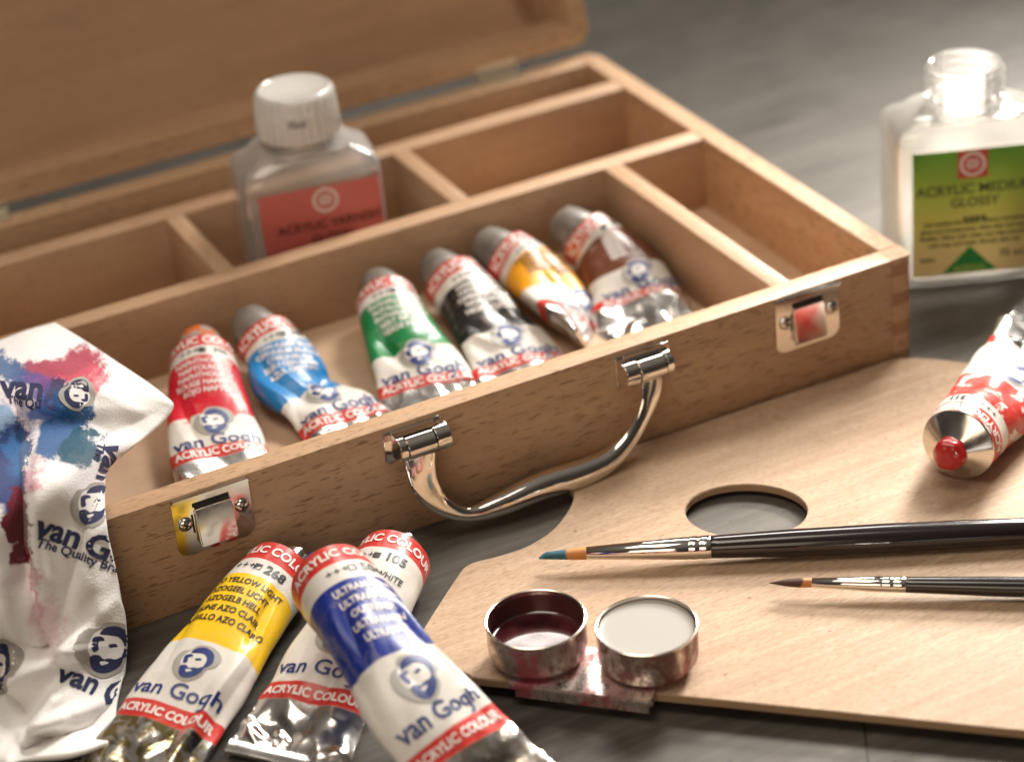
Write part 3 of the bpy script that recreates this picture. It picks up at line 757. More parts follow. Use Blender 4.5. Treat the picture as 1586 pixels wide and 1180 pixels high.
def inbox(label, ctrl, Rr, p, mat, col, lay, code, names, crum, seed, roll, dents=(), creases=(), second=None, second_s=-.1, dirty=.25, ink='inkw', cap=None, face=(0, 6.3), logo=7.65, fsz=1.6, flat0=0.0):
    T_ = Tube(inb(ctrl, Rr, p), Rr, crum=crum, seed=seed, roll=roll, flat_p=p, flat0=flat0, dents=dents, creases=creases); f = T_.L / 11.6
    lay = [x * f if i < 5 else x for i, x in enumerate(lay)]
    make_tube(label, T_, tube_mat(mat, col, lay, second, -.02 if mat.startswith('red') else second_s, white_dirty=dirty, second=None), lay=lay, code=code, names=names, ink=ink, cap=cap or capm, group=G_IN, face=(face[0], face[1] * f), logo_v=logo * f, face_size=fsz, vs=f)
LI = (.85, 1.6, 5.6, 8.0, 8.8, .14)
inbox('crimson tube in the tray nearest the cloth, orange paint on its grey cap', [(306, 514, 0), (315, 578, .28), (326, 648, .52), (337, 690, .66), (347, 716, .76), (366, 770, 1)], 1.36, 1.15, 'red_tube_print', (.58, .010, .03), LI,
      '396', ('NAPHTHOL RED', 'NAFTOLROOD', 'NAPHTHOLROT', 'ROUGE NAPHTOL', 'ROJO NAFTOL'), .10, 1.1, (-4, -8), ((.6, 4.3, 1.3, .9, .18), (-1.2, 3.3, .8, 1.0, .14)), ((-1.5, 2.4, -.6, 6.6, .5, -.16),), second=(.60, .06, .03), cap=capo)
inbox('sky blue tube kinked at its waist, in the tray between the red and green tubes', [(402, 484, 0), (430, 528, .26), (450, 572, .42), (490, 602, .54), (518, 628, .66), (537, 656, .76), (572, 706, 1)], 1.32, .9, 'sky_blue_tube_print', (.015, .20, .50), LI,
      '535', ('CERULEAN BLUE', 'CERULEUM BLAUW', 'COELINBLAU', 'BLEU CERULEUM', 'AZUL CERULEO'), .16, 5.1, (-14, 4), ((1.1, 4.5, 1.1, .8, .42), (-.8, 5.0, .7, .8, .28)), ((-1.4, 1.6, -.7, 5.2, .55, -.28), (-.6, 5.2, 1.8, 5.0, .35, .16)), second=(.010, .035, .17), face=(.1, 6.3))
inbox('green tube in the tray between the kinked blue tube and the black tube', [(592, 424, 0), (618, 488, .28), (646, 548, .52), (656, 580, .66), (662, 602, .76), (684, 652, 1)], 1.33, 1.0, 'green_tube_print', (.008, .20, .06), LI,
      '675', ('PHTHALO GREEN', 'PHTALOGROEN', 'PHTHALOGRUN', 'VERT PHTALO', 'VERDE FTALO'), .11, 8.4, (-8, 2), ((-1.0, 3.6, .6, 1.6, .24), (.4, 4.2, 1.0, .5, .14)), ((-1.6, 2.6, -.5, 5.4, .45, -.2),))
inbox('black tube in the tray between the green tube and the golden yellow tube', [(694, 394, 0), (735, 448, .28), (782, 514, .52), (801, 548, .66), (813, 574, .76), (845, 622, 1)], 1.35, .85, 'black_tube_print', (.010, .009, .009), LI,
      '735', ('OXIDE BLACK', 'OXYDZWART', 'OXIDSCHWARZ', 'NOIR OXYDE', 'NEGRO OXIDO'), .15, 12.2, (-10, 0), ((.6, 3.8, .9, .9, .3), (-1.1, 5.2, .6, 1.1, .24)), ((.2, 2.4, 1.3, 4.8, .5, .2), (-1.8, 4.0, -.4, 6.0, .4, .2)), second=(.42, .33, .24), dirty=.5, flat0=.04)
inbox('golden yellow tube with a twisted folded label, in the tray beside the brown tube', [(781, 358, 0), (820, 394, .22), (850, 434, .42), (872, 474, .60), (893, 510, .76), (925, 556, 1)], 1.33, .85, 'golden_yellow_tube_print', (.78, .34, .010), (.85, 1.6, 5.0, 7.3, 8.0, .10),
      '244', ('INDIAN YELLOW', 'INDISCHGEEL', 'INDISCHGELB', 'JAUNE INDIEN'), .16, 15.7, (-10, -62), ((.5, 3.4, .5, 1.8, .25),), ((-.2, 2.6, .8, 6.4, .5, .25),), second=(.40, .18, .015), ink='inkb', face=(.9, 5.7), logo=6.9, fsz=1.25, flat0=.12)
inbox('brown tube with a shiny crumpled foil end, in the tray next to the side divider', [(902, 327, 0), (942, 370, .28), (978, 430, .54), (992, 472, .72), (1014, 522, 1)], 1.35, .85, 'brown_tube_print', (.13, .036, .014), (.85, 1.6, 5.1, 7.3, 8.0, .02),
      '416', ('SEPIA', 'SEPIA', 'SEPIA', 'SEPIA', 'SEPIA'), .18, 19.3, (4, 10), ((.3, 9.2, .6, .6, .3),), ((-1.6, 7.6, .4, 9.4, .4, .25),), second=(.05, .016, .01), dirty=.2, face=(.35, 5.9), logo=6.95, fsz=1.4, flat0=.08)

def pix(ctrl): return [aZ(u, v, z) for u, v, z in ctrl]
# white tube underneath
make_tube('white tube with a crumpled foil end, lying under the dark blue tube', Tube(pix([(612, 868, 1.42), (583, 915, 1.38), (553, 965, 1.25), (525, 1015, 1.05), (497, 1070, .72), (468, 1130, .40), (440, 1182, .18)]), 1.42, crum=.16, seed=23.5, roll=(0, -4), flat_p=1.25,
          creases=((-2.6, 8.8, -.4, 11.4, .4, .3), (-2.0, 9.6, .6, 11.0, .35, .22), (.6, 11.0, 2.2, 9.8, .4, .2), (-1.2, 8.9, .2, 10.0, .3, -.16), (1.2, 3.0, 1.5, 5.6, .18, .10)), dents=((.0, 10.6, .7, .6, .3),)),
          tube_mat('white_tube_print', (.70, .67, .62), (1.0, 1.95, 5.0, 7.45, 8.25, .0), (.55, .50, .46), -.12, white_dirty=.35), lay=(1.0, 1.95, 5.0, 7.45, 8.25, 0), code='105', names=('TITANIUM WHITE', 'TITAANWIT', 'TITANWEISS', 'BLANC DE TITANE', 'BLANCO DE TITANIO'), ink='inkb', group=G_FR, face=(-.1, 5.35), logo_v=6.8, face_size=1.5)
# yellow in front
make_tube('bright yellow tube on the table between the white cloth and the dark blue tube', Tube(pix([(436, 888, 1.45), (402, 925, 1.42), (368, 968, 1.36), (333, 1018, 1.22), (293, 1076, .95), (252, 1136, .66), (188, 1222, .24)]), 1.42, crum=.085, seed=27.5, roll=(-12, -2), flat_p=1.5,
          creases=((1.35, 4.2, 1.15, 11.8, .45, .40), (.9, 1.6, 1.35, 5.4, .28, -.2), (-1.8, 3.0, -1.0, 8.0, .5, -.12), (-.2, 10.4, 1.0, 9.0, .3, .12)), dents=((.4, 8.3, 1.5, 1.0, .12),)),
          tube_mat('bright_yellow_tube_print', (.80, .50, .012), (1.0, 1.9, 5.35, 8.15, 8.95, .10), (.66, .58, .50), -.14, white_dirty=.25, foil_stain=(.34, .26, .06)), lay=(1.0, 1.9, 5.35, 8.15, 8.95, .1), code='268', names=('AZO YELLOW LIGHT', 'AZOGEEL LICHT', 'AZOGELB HELL', 'JAUNE AZO CLAIR', 'AMARILLO AZO CLARO'), ink='inkb', group=G_FR, face=(-.15, 6.35), logo_v=7.6, face_size=1.5, slx=-.2)
# ultramarine on top
ultra = plain('ultramarine_paint', (.012, .03, .24), .22, 0, Coat_Weight=.4)
make_tube('dark blue tube resting on top of the white tube, blue paint on its neck', Tube(pix([(512, 898, 4.2), (548, 948, 4.05), (586, 1003, 3.72), (624, 1056, 3.2), (664, 1108, 2.6), (714, 1166, 1.75), (800, 1272, .35)]), 1.50, crum=.14, seed=31.9, roll=(-14, 2), flat_p=1.25,
          creases=((-.9, 2.0, -1.3, 5.3, .5, -.25), (.9, 2.2, 1.6, 5.6, .35, .2), (1.6, 5.6, 1.9, 7.8, .3, -.1)), dents=((-2.2, 4.4, .8, 1.3, .45), (2.4, 4.2, .9, 1.2, .4), (.7, 4.6, .8, 1.4, .12), (.9, 10.2, .6, .4, .2))),
          tube_mat('ultramarine_tube_print', (.006, .022, .20), (1.0, 1.9, 5.1, 8.2, 9.05, .14), (.62, .60, .58), -.17, second=((.010, .03, .26), -.2), white_dirty=.28, foil_stain=(.60, .50, .40)), lay=(1.0, 1.9, 5.1, 8.2, 9.05, .14), code='504', names=('ULTRAMARINE', 'ULTRAMARIJN', 'OUTREMER', 'ULTRAMARIN', 'ULTRAMAR'), ink='inkw', group=G_FR, neck=ultra, face=(.0, 6.25), logo_v=7.58, face_size=1.8)
# red tube on the palette
redp = plain('red_paint', (.48, .018, .016), .3, 0, Coat_Weight=.3)
a0 = aP(1484, 688, 1.50); dr = Vector((.845, .535, -.02)); dr.normalize()
P_ = [a0 + dr * (k * 1.9) + Vector((0, 0, -max(0, 1.22 * (k / 6) ** 1.4))) for k in range(7)]
make_tube('opened red smeared tube lying on the palette, red paint bulging from its neck', Tube(P_, 1.47, crum=.16, seed=37.2, roll=(10, 34), flat_p=1.3, dents=((-.6, 3.6, .8, 1.2, .25), (1.0, 3.0, .7, 1.0, .25))),
          tube_mat('red_smeared_tube_print', (.50, .035, .028), (.85, 1.5, 4.3, 7.6, 8.2, .10), (.62, .55, .50), .05, white_dirty=.35, second=None), lay=(.85, 1.5, 4.1, 7.6, 8.2, .1), code='311', names=('VERMILION',), ink='inkred', neck=redp, face=(-.2, 5.4), logo_v=6.8, face_size=1.8, group=None)

# ------------------------------------------------------------------ bottles
def bottle(label, cx, cy, z0, rot, wx, wy, hb, hs, rn, hn, liquid, liqm, bodym, lab_m, lab_c, texts, emblem, cap, level, labx, labz):
    th = thing('medium_bottle' if not cap else 'varnish_bottle', label, 'bottle', (cx, cy, z0))
    cr, sr = math.cos(rot), math.sin(rot); NN = 64
    def P(x, y, z): return Vector((cx + x * cr - y * sr, cy + x * sr + y * cr, z0 + z))
    def sec(z, ax_, ay_, p):
        out = []
        for k in range(NN):
            a = 2 * math.pi * k / NN; c_, s_ = math.cos(a), math.sin(a); pw = 2 / p
            out.append(P(ax_ * math.copysign(abs(c_) ** pw, c_), ay_ * math.copysign(abs(s_) ** pw, s_), z))
        return out
    hx, hy = wx / 2, wy / 2
    prof = [(0.0, hx - .6, hy - .6, 5), (.04, hx - .35, hy - .35, 6), (.2, hx - .08, hy - .08, 6.5), (.45, hx, hy, 7), (hb - .5, hx, hy, 7), (hb - .12, hx - .03, hy - .03, 6.5), (hb + (hs - hb) * .25, hx - .22, hy - .2, 5.5), (hb + (hs - hb) * .6, hx - .75, hy - .55, 4.4), (hb + (hs - hb) * .85, (hx + rn) / 2, (hy + rn) / 2 * 1.0, 3.2), (hs, rn + .28, rn + .26, 2.3), (hs + .1, rn + .04, rn + .04, 2)]
    z = hs + .2
    prof += [(z, rn, rn, 2)]
    if not cap: prof += [(z + .1, rn + .22, rn + .22, 2), (z + .22, rn + .22, rn + .22, 2), (z + .32, rn, rn, 2)]; z += .42
    while z < hs + hn - .35:
        prof += [(z, rn, rn, 2), (z + .1, rn + .15, rn + .15, 2), (z + .18, rn + .15, rn + .15, 2), (z + .28, rn, rn, 2)]; z += .42
    prof += [(hs + hn - .04, rn, rn, 2), (hs + hn, rn - .05, rn - .05, 2)]
    th_ = .13
    ins = [(hs + hn - .04, rn - th_, rn - th_, 2), (hs + .0, rn - th_, rn - th_, 2)] + [(z_ + (0 if z_ > 1 else th_ * 1.2), a - th_, b - th_, p) for z_, a, b, p in prof[9::-1] if z_ > .15]
    bm = bmesh.new(); rings(bm, [sec(*q) for q in prof + ins])
    body = obj('bottle_body', fixn(bm), bodym, th, 40)
    if liquid:
        bm = bmesh.new(); g_ = .012
        lq = [(z_ + (0 if z_ > 1 else th_ * 1.2) + g_, a - th_ - g_, b - th_ - g_, p) for z_, a, b, p in prof[:10] if .15 < z_ < level]
        la = lq[-1]; lq.append((level, la[1], la[2], la[3]))
        rings(bm, [sec(*q) for q in lq]); obj('liquid', fixn(bm), liqm, th, 40)
    # label on the front (-y side)
    def fs(x, zz, h):
        t_ = max(-.999, min(.999, x / hx)); p = 7.0
        y = -hy * (1 - abs(t_) ** p) ** (1 / p); q = P(x, y, zz); n_ = Vector((sr, -cr, 0)); return q + n_ * h
    bm = bmesh.new(); uvl = bm.loops.layers.uv.new('UVMap'); nx, nz = 26, 12
    VV = [[[bm.verts.new(fs(labx[0] + (labx[1] - labx[0]) * i / nx, labz[0] + (labz[1] - labz[0]) * j / nz, h)) for i in range(nx + 1)] for j in range(nz + 1)] for h in (.012, .022)]
    for j in range(nz):
        for i in range(nx):
            f = bm.faces.new((VV[1][j][i], VV[1][j][i + 1], VV[1][j + 1][i + 1], VV[1][j + 1][i]))
            for l, (ii, jj) in zip(f.loops, ((i, j), (i + 1, j), (i + 1, j + 1), (i, j + 1))): l[uvl].uv = (ii / nx, jj / nz)
            bm.faces.new((VV[0][j][i], VV[0][j + 1][i], VV[0][j + 1][i + 1], VV[0][j][i + 1]))
    lb = obj('label', bm, lab_m, body, True)
    for (tx, sz, x, zz, col, sx) in texts:
        bm = bmesh.new(); g = glyphs(tx, sz, .012, sx=sx); emboss(bm, fs, *g, x, zz, .036, 0, 0, 1, .4); obj('lettering', bm, lab_c, lb)
    ex, ez, er, sq = emblem; bm = bmesh.new()
    if sq: emboss(bm, fs, [(-er, -er), (er, -er), (er, er), (-er, er)], [[0, 1, 2, 3]], ex, ez, .030, 0, 0, 1.15, .3)
    vs = [(er * k * math.cos(2 * math.pi * i / 28), er * k * math.sin(2 * math.pi * i / 28)) for k in (1, .78) for i in range(28)]
    emboss(bm, fs, vs, [[k, (k + 1) % 28, 28 + (k + 1) % 28, 28 + k] for k in range(28)], ex, ez, .038, 1, 0, 1, .4)
    for yy, w_ in ((.32, .42), (.1, .55), (-.12, .55), (-.34, .42)):
        emboss(bm, fs, [(-w_ * er, -.06 * er), (w_ * er, .0), (w_ * er, .12 * er), (-w_ * er, .07 * er)], [[0, 1, 2, 3]], ex, ez + yy * er, .038, 1, 0, 1, .4)
    obj('round_emblem', bm, [M['inkred'], M['inkw']], lb)
    bm = bmesh.new(); g = glyphs('■■■■' if False else '', .2) if False else None
    for k in range(4): emboss(bm, fs, [(-.10, -.11), (.10, -.11), (.10, .11), (-.10, .11)], [[0, 1, 2, 3]], ex + .1 + (k - 1.5) * .27, ez - (2.65 if sq else 2.75), .036, 0, 0, 1, .4)
    obj('rating_marks', bm, lab_c, lb)
    if sq:
        bm = bmesh.new(); emboss(bm, fs, [(-1.25, 0), (1.25, 0), (0, 1.3)], [[0, 1, 2]], -.2, labz[0] + .08, .030, 0, 0, 1, .4); obj('green_triangle', bm, M['trig'], lb)
        bm = bmesh.new(); g = glyphs('ACRYLIC', .36, .012); emboss(bm, fs, *g, -.2, labz[0] + .28, .036, 0, 0, 1, .4); obj('lettering', bm, M['lime'], lb)
    if cap:
        bm = bmesh.new(); b0 = P(0, 0, hs + .35)
        lathe(bm, b0, (0, 0, 1), [(0, 1.6), (.1, 1.88), (.3, 1.93), (1.9, 1.84), (2.12, 1.77), (2.2, 1.62), (2.10, 1.48), (2.08, .1)], 60, True, True, 0, -.05)
        c_ = obj('cap', fixn(bm), cap, th, 45)
        bm = bmesh.new(); g = glyphs('75ml', .42, .01)
        def cs(x, zz, h): an = x / 1.93 - math.pi / 2 + rot + .0; return b0 + Vector((math.cos(an) * (1.92 + h), math.sin(an) * (1.92 + h), zz))
        emboss(bm, cs, *g, -.35, 1.15, .02, 0, 0, 1, .2); obj('lettering', bm, plain('grey_cap_print', (.12, .12, .15), .5), c_)
    return th

def shell(name, body, k0, k1, gloss=1.0, rough=.06, tint=(1, 1, 1), tl=.5):
    """thin clear plastic: see-through face on, whiter and shinier towards its outline"""
    t = NT(name); t.t.nodes.remove(t.b)
    lw_ = t.n('ShaderNodeLayerWeight'); lw_.inputs[0].default_value = .35
    tr = t.n('ShaderNodeBsdfTransparent'); tr.inputs[0].default_value = (*tint, 1)
    df = t.n('ShaderNodeBsdfDiffuse'); df.inputs[0].default_value = (*body, 1); tl_ = t.n('ShaderNodeBsdfTranslucent'); tl_.inputs[0].default_value = (*body, 1)
    m0 = t.n('ShaderNodeMixShader'); m0.inputs[0].default_value = tl; t.t.links.new(df.outputs[0], m0.inputs[1]); t.t.links.new(tl_.outputs[0], m0.inputs[2])
    mr = t.n('ShaderNodeMapRange'); t.put(mr.inputs[0], lw_.outputs['Facing']); mr.inputs[3].default_value = k0; mr.inputs[4].default_value = k1
    m1 = t.n('ShaderNodeMixShader'); t.put(m1.inputs[0], mr.outputs[0]); t.t.links.new(tr.outputs[0], m1.inputs[1]); t.t.links.new(m0.outputs[0], m1.inputs[2])
    gl = t.n('ShaderNodeBsdfGlossy'); gl.inputs[0].default_value = (1, 1, 1, 1); gl.inputs['Roughness'].default_value = rough
    fr = t.n('ShaderNodeFresnel'); fr.inputs[0].default_value = 1.45
    m2 = t.n('ShaderNodeMixShader'); t.put(m2.inputs[0], t.math('MULTIPLY', fr.outputs[0], gloss, True)); t.t.links.new(m1.outputs[0], m2.inputs[1]); t.t.links.new(gl.outputs[0], m2.inputs[2])
    t.t.links.new(m2.outputs[0], t.out.inputs[0]); return t.m
M['clear'] = shell('clear_plastic', (.98, .95, .91), .09, .66, .9, .04, (1, 1, 1), .35)
M['clearliq'] = shell('clear_liquid', (.92, .87, .82), .10, .36, .5, .05, (.99, .98, .97), .35)
def translucent(name, col, k, rough=.25, gl=.5):
    t = NT(name); t.set(Base_Color=col, Roughness=rough, Transmission_Weight=gl, IOR=1.2)
    tr = t.n('ShaderNodeBsdfTranslucent'); tr.inputs[0].default_value = (*col, 1); mx = t.n('ShaderNodeMixShader'); mx.inputs[0].default_value = k
    t.t.links.new(t.b.outputs[0], mx.inputs[1]); t.t.links.new(tr.outputs[0], mx.inputs[2]); t.t.links.new(mx.outputs[0], t.out.inputs[0]); return t.m
M['milky'] = shell('milky_gel', (.96, .93, .87), .38, .8, .3, .2, (1, 1, 1), .75)
M['frost'] = shell('cloudy_plastic', (.97, .95, .91), .15, .80, .9, .08, (1, 1, 1), .75)
t = NT('red_label'); M['redlab'] = t.set(Base_Color=(.58, .14, .12), Roughness=.45)
t = NT('green_label'); uv = t.n('ShaderNodeTexCoord'); sp = t.n('ShaderNodeSeparateXYZ'); t.t.links.new(uv.outputs['UV'], sp.inputs[0])
gc = t.ramp(sp.outputs[1], [(.12, (.70, .60, .38)), (.45, (.52, .52, .17)), (.70, (.35, .47, .10)), (.98, (.16, .39, .07))])
gt = t.set(Base_Color=gc, Roughness=.4)
tr = t.n('ShaderNodeBsdfTranslucent'); t.t.links.new(gc, tr.inputs[0]); mx = t.n('ShaderNodeMixShader'); mx.inputs[0].default_value = .65
t.t.links.new(t.b.outputs[0], mx.inputs[1]); t.t.links.new(tr.outputs[0], mx.inputs[2])
tp = t.n('ShaderNodeBsdfTransparent'); t.t.links.new(gc, tp.inputs[0]); m3 = t.n('ShaderNodeMixShader'); m3.inputs[0].default_value = .22
t.t.links.new(mx.outputs[0], m3.inputs[1]); t.t.links.new(tp.outputs[0], m3.inputs[2]); t.t.links.new(m3.outputs[0], t.out.inputs[0]); M['grnlab'] = t.m
M['capw'] = shell('cloudy_white_cap', (.90, .88, .84), .82, .90, 1.2, .12, (1, 1, 1), .22)
M['trig'] = plain('triangle_green', (.03, .26, .06), .45); M['lime'] = plain('lime_print', (.45, .6, .12), .45)
M['darkred'] = plain('dark_label_print', (.09, .02, .02), .5); M['darkgrn'] = plain('dark_green_print', (.05, .055, .03), .5)
bottle('clear bottle with a white cap and red label standing inside the box', -19.35, 19.72, ZF, R(-11.5), 6.5, 4.1, 6.2, 7.1, 1.35, 1.6, True, M['clearliq'], M['clear'], M['redlab'], M['darkred'],
       [('ACRYLIC VARNISH', .58, .5, 3.75, 0, .98), ('GLOSSY', .58, .6, 3.05, 0, .98)], (.45, 4.9, .60, False), M['capw'], 5.75, (-2.55, 3.19), (.6, 5.6))
bottle('open uncapped bottle of white gel with a green label, standing beyond the palette', 6.75, 5.6, 0, R(-24), 7.0, 4.4, 7.45, 8.1, 1.6, 1.95, True, M['milky'], M['frost'], M['grnlab'], M['darkgrn'],
       [('ACRYLIC MEDIUM', .66, .0, 4.95, 0, .98), ('GLOSSY', .62, .0, 4.3, 0, .98), ('Gel medium for acrylic colours, increases', .27, .0, 3.35, 0, 1), ('gloss and transparency, dries clear and stays', .27, .0, 3.0, 0, 1), ('flexible. Dilute with water and clean brushes', .27, .0, 2.65, 0, 1), ('with soap and water directly after use', .27, .0, 2.3, 0, 1), ('talens', .3, -2.1, 1.6, 0, 1), ('75 ml', .5, 1.7, 1.6, 0, 1)], (-.1, 6.15, .58, True), None, 7.0, (-2.75, 3.1), (.75, 6.85))

# ------------------------------------------------------------------ cloth
CG = [  # rows of (photo x, photo y, 'z' height or 'y' plane, value)
 [(-190, 600, 'z', 5.6), (-110, 572, 'z', 5.8), (-50, 548, 'z', 6.1), (0, 530, 'z', 6.4), (45, 513, 'z', 6.6), (86, 502, 'z', 6.6)],
 [(-190, 625, 'z', 5.9), (-110, 600, 'z', 6.3), (-50, 575, 'z', 6.7), (10, 550, 'z', 6.9), (80, 535, 'z', 7.0), (165, 552, 'z', 6.3)],
 [(-190, 665, 'z', 6.0), (-110, 640, 'z', 6.6), (-50, 612, 'z', 7.2), (20, 588, 'z', 7.6), (110, 580, 'z', 7.3), (252, 612, 'z', 5.9)],
 [(-190, 710, 'z', 5.9), (-110, 690, 'z', 6.5), (-45, 662, 'z', 7.3), (25, 635, 'z', 7.6), (120, 628, 'z', 7.0), (266, 636, 'z', 5.6)],
 [(-190, 770, 'z', 5.7), (-110, 752, 'z', 6.0), (-40, 725, 'z', 6.6), (30, 694, 'z', 7.0), (115, 672, 'z', 6.4), (222, 680, 'z', 5.4)],
 [(-190, 850, 'y', -.9), (-110, 825, 'y', -.7), (-40, 795, 'y', -.9), (35, 765, 'y', -1.1), (105, 735, 'y', -.7), (165, 728, 'z', 5.35)],
 [(-190, 915, 'y', -1.6), (-110, 900, 'y', -1.2), (-40, 870, 'y', -1.7), (35, 850, 'y', -1.9), (105, 815, 'y', -1.5), (164, 806, 'y', -.75)],
 [(-190, 990, 'y', -2.2), (-110, 975, 'y', -1.6), (-40, 950, 'y', -2.6), (40, 925, 'y', -2.1), (118, 895, 'y', -2.2), (178, 880, 'y', -.9)],
 [(-190, 1060, 'y', -2.8), (-110, 1050, 'y', -2.0), (-40, 1025, 'y', -3.0), (35, 1005, 'y', -2.2), (120, 975, 'y', -2.8), (193, 968, 'y', -1.9)],
 [(-190, 1120, 'y', -3.6), (-110, 1110, 'y', -2.8), (-45, 1090, 'y', -3.9), (30, 1072, 'y', -3.1), (115, 1052, 'y', -3.7), (191, 1052, 'y', -2.9)],
 [(-200, 1170, 'y', -4.9), (-115, 1160, 'y', -4.0), (-50, 1150, 'y', -5.2), (25, 1130, 'y', -4.3), (108, 1112, 'y', -4.9), (186, 1108, 'y', -4.2)],
 [(-205, 1230, 'y', -6.0), (-120, 1215, 'z', .7), (-55, 1200, 'z', .8), (20, 1180, 'z', .5), (100, 1172, 'z', .9), (168, 1150, 'z', .7)]]
def cpt(u, v, k, w): return aZ(u, v, w) if k == 'z' else aY(u, v, w)
NU, NV = 90, 150
rows = []
for r_ in CG:
    rows.append((crom([list(cpt(*q)) for q in r_], NU + 1), crom([(q[0], q[1], 0) for q in r_], NU + 1)))
cp, cu = [], []
for i in range(NU + 1):
    cp.append(crom([list(r_[0][i]) for r_ in rows], NV + 1)); cu.append(crom([list(r_[1][i]) for r_ in rows], NV + 1))
def fold(px, py):
    """folds of the hanging cloth (cm towards the viewer)"""
    f = 0.0
    def ridge(x0, y0, x1, y1, w, a):
        dx, dy = x1 - x0, y1 - y0; k = max(0, min(1, ((px - x0) * dx + (py - y0) * dy) / (dx * dx + dy * dy)))
        d_ = math.hypot(px - x0 - k * dx, py - y0 - k * dy); return a * math.exp(-(d_ / w) ** 1.35)
    f += ridge(24, 640, 28, 900, 24, -.75) + ridge(60, 700, 55, 1010, 20, .35) + ridge(118, 1000, 10, 1060, 20, .45) + ridge(150, 960, 60, 1010, 15, -.25)
    f += ridge(165, 1085, 40, 1130, 14, .40) + ridge(170, 1120, 40, 1160, 10, -.35) + ridge(70, 545, 150, 570, 10, -.18) + ridge(10, 640, 120, 600, 18, .25)
    f += ridge(40, 860, 66, 1000, 9, -.35) + ridge(120, 700, 150, 900, 25, .22) + ridge(0, 1060, 60, 1140, 22, -.4) + ridge(85, 505, 262, 628, 12, .08)
    f += ridge(150, 760, 90, 960, 12, -.22) + ridge(95, 1010, 180, 930, 12, .28) + ridge(60, 560, 215, 640, 9, .10) + ridge(0, 985, 90, 1015, 16, -.35) + ridge(90, 1080, 20, 1175, 12, .4) + ridge(30, 705, 70, 900, 10, .25) + ridge(135, 690, 235, 640, 9, -.10) + ridge(0, 900, 30, 1020, 14, .35)
    if py > 1000: f *= 1.5
    return f
view = (CR @ Vector((0, 0, 1)))
bm = bmesh.new(); uvl = bm.loops.layers.uv.new('UVMap'); VV = []
for i in range(NU + 1):
    col_ = []
    for j in range(NV + 1):
        p = cp[i][j]; px, py = cu[i][j].x, cu[i][j].y
        nz = noise.noise(p * .35) * .25 + (abs(noise.noise(p * .7)) - .2) * .16 + noise.noise(p * 1.3) * .05 + noise.noise(p * 3.5) * .008
        q = p + view * (fold(px, py) * 1.6 + nz)
        if q.z < .12: q.z = .12
        col_.append(bm.verts.new(q))
    VV.append(col_)
for i in range(NU):
    for j in range(NV):
        f = bm.faces.new((VV[i][j], VV[i][j + 1], VV[i + 1][j + 1], VV[i + 1][j]))
        for l, (a, b) in zip(f.loops, ((i, j), (i, j + 1), (i + 1, j + 1), (i + 1, j))): l[uvl].uv = (cu[a][b].x / 1180, 1 - cu[a][b].y / 1180)
bm.normal_update(); bm.verts.index_update()
c3 = [v.co.copy() for v in bm.verts]; n3 = [v.normal.copy() for v in bm.verts]
tris = []; 
idx = lambda i, j: i * (NV + 1) + j
c2 = [Vector((cu[i][j].x, -cu[i][j].y, 0)) for i in range(NU + 1) for j in range(NV + 1)]
for i in range(NU):
    for j in range(NV):
        tris += [(idx(i, j), idx(i, j + 1), idx(i + 1, j + 1)), (idx(i, j), idx(i + 1, j + 1), idx(i + 1, j))]
bvh = BVHTree.FromPolygons(c2, tris)
def csurf(x, y, h):
    hit = bvh.ray_cast(Vector((x, y, 10)), Vector((0, 0, -1)))
    if hit[0] is None: return None
    a, b, c_ = tris[hit[2]]; l = Vector((x, y, 0))
    p = barycentric_transform(l, c2[a], c2[b], c2[c_], c3[a], c3[b], c3[c_]); n_ = (n3[a] + n3[b] + n3[c_]).normalized()
    if n_.dot(view) < 0: n_ = -n_
    return p + n_ * (h + .10)
t = NT('painting_cloth')
uv = t.n('ShaderNodeTexCoord'); UV = uv.outputs['UV']
wp = t.noise(UV, 30, 7, .68, 0, 'Color'); vm = t.n('ShaderNodeVectorMath', operation='MULTIPLY_ADD'); t.put(vm.inputs[0], wp); vm.inputs[1].default_value = (.085, .085, 0)
t.put(vm.inputs[2], UV); vs_ = t.n('ShaderNodeVectorMath', operation='SUBTRACT'); t.put(vs_.inputs[0], vm.outputs[0]); vs_.inputs[1].default_value = (.0425, .0425, 0)
c = (.84, .83, .815)
ncl = t.ramp(t.noise(UV, 9, 3), [(.4, 0.0), (.8, .5)]); c = t.mix(ncl, c, (.78, .76, .77))
def stain(c, px, py, rx, ry, rot, col, op=1.0, soft=.25, grain=.5):
    m = t.n('ShaderNodeMapping', vector_type='POINT'); t.put(m.inputs[0], vs_.outputs[0])
    x0, y0 = px / 1180, 1 - py / 1180
    a = R(rot); sx, sy = 1180 / rx / .97, 1180 / ry / .97
    # rotate about the stain's centre, then scale
    s1 = t.n('ShaderNodeVectorMath', operation='SUBTRACT'); t.t.links.new(vs_.outputs[0], s1.inputs[0]); s1.inputs[1].default_value = (x0, y0, 0)
    rt = t.n('ShaderNodeVectorRotate', rotation_type='Z_AXIS'); t.put(rt.inputs['Vector'], s1.outputs[0]); rt.inputs['Angle'].default_value = a
    ml = t.n('ShaderNodeVectorMath', operation='MULTIPLY'); t.put(ml.inputs[0], rt.outputs[0]); ml.inputs[1].default_value = (sx, sy, 0)
    ln = t.n('ShaderNodeVectorMath', operation='LENGTH'); t.put(ln.inputs[0], ml.outputs[0])
    t.t.nodes.remove(m)
    f = t.math('ADD', ln.outputs['Value'], t.math('MULTIPLY', t.math('SUBTRACT', t.noise(UV, 120, 6, .75), .5), grain * 1.2))
    mask = t.ramp(f, [(max(0, 1 - soft * .7), op), (1.0, 0.0)])
    return t.mix(mask, c, col)
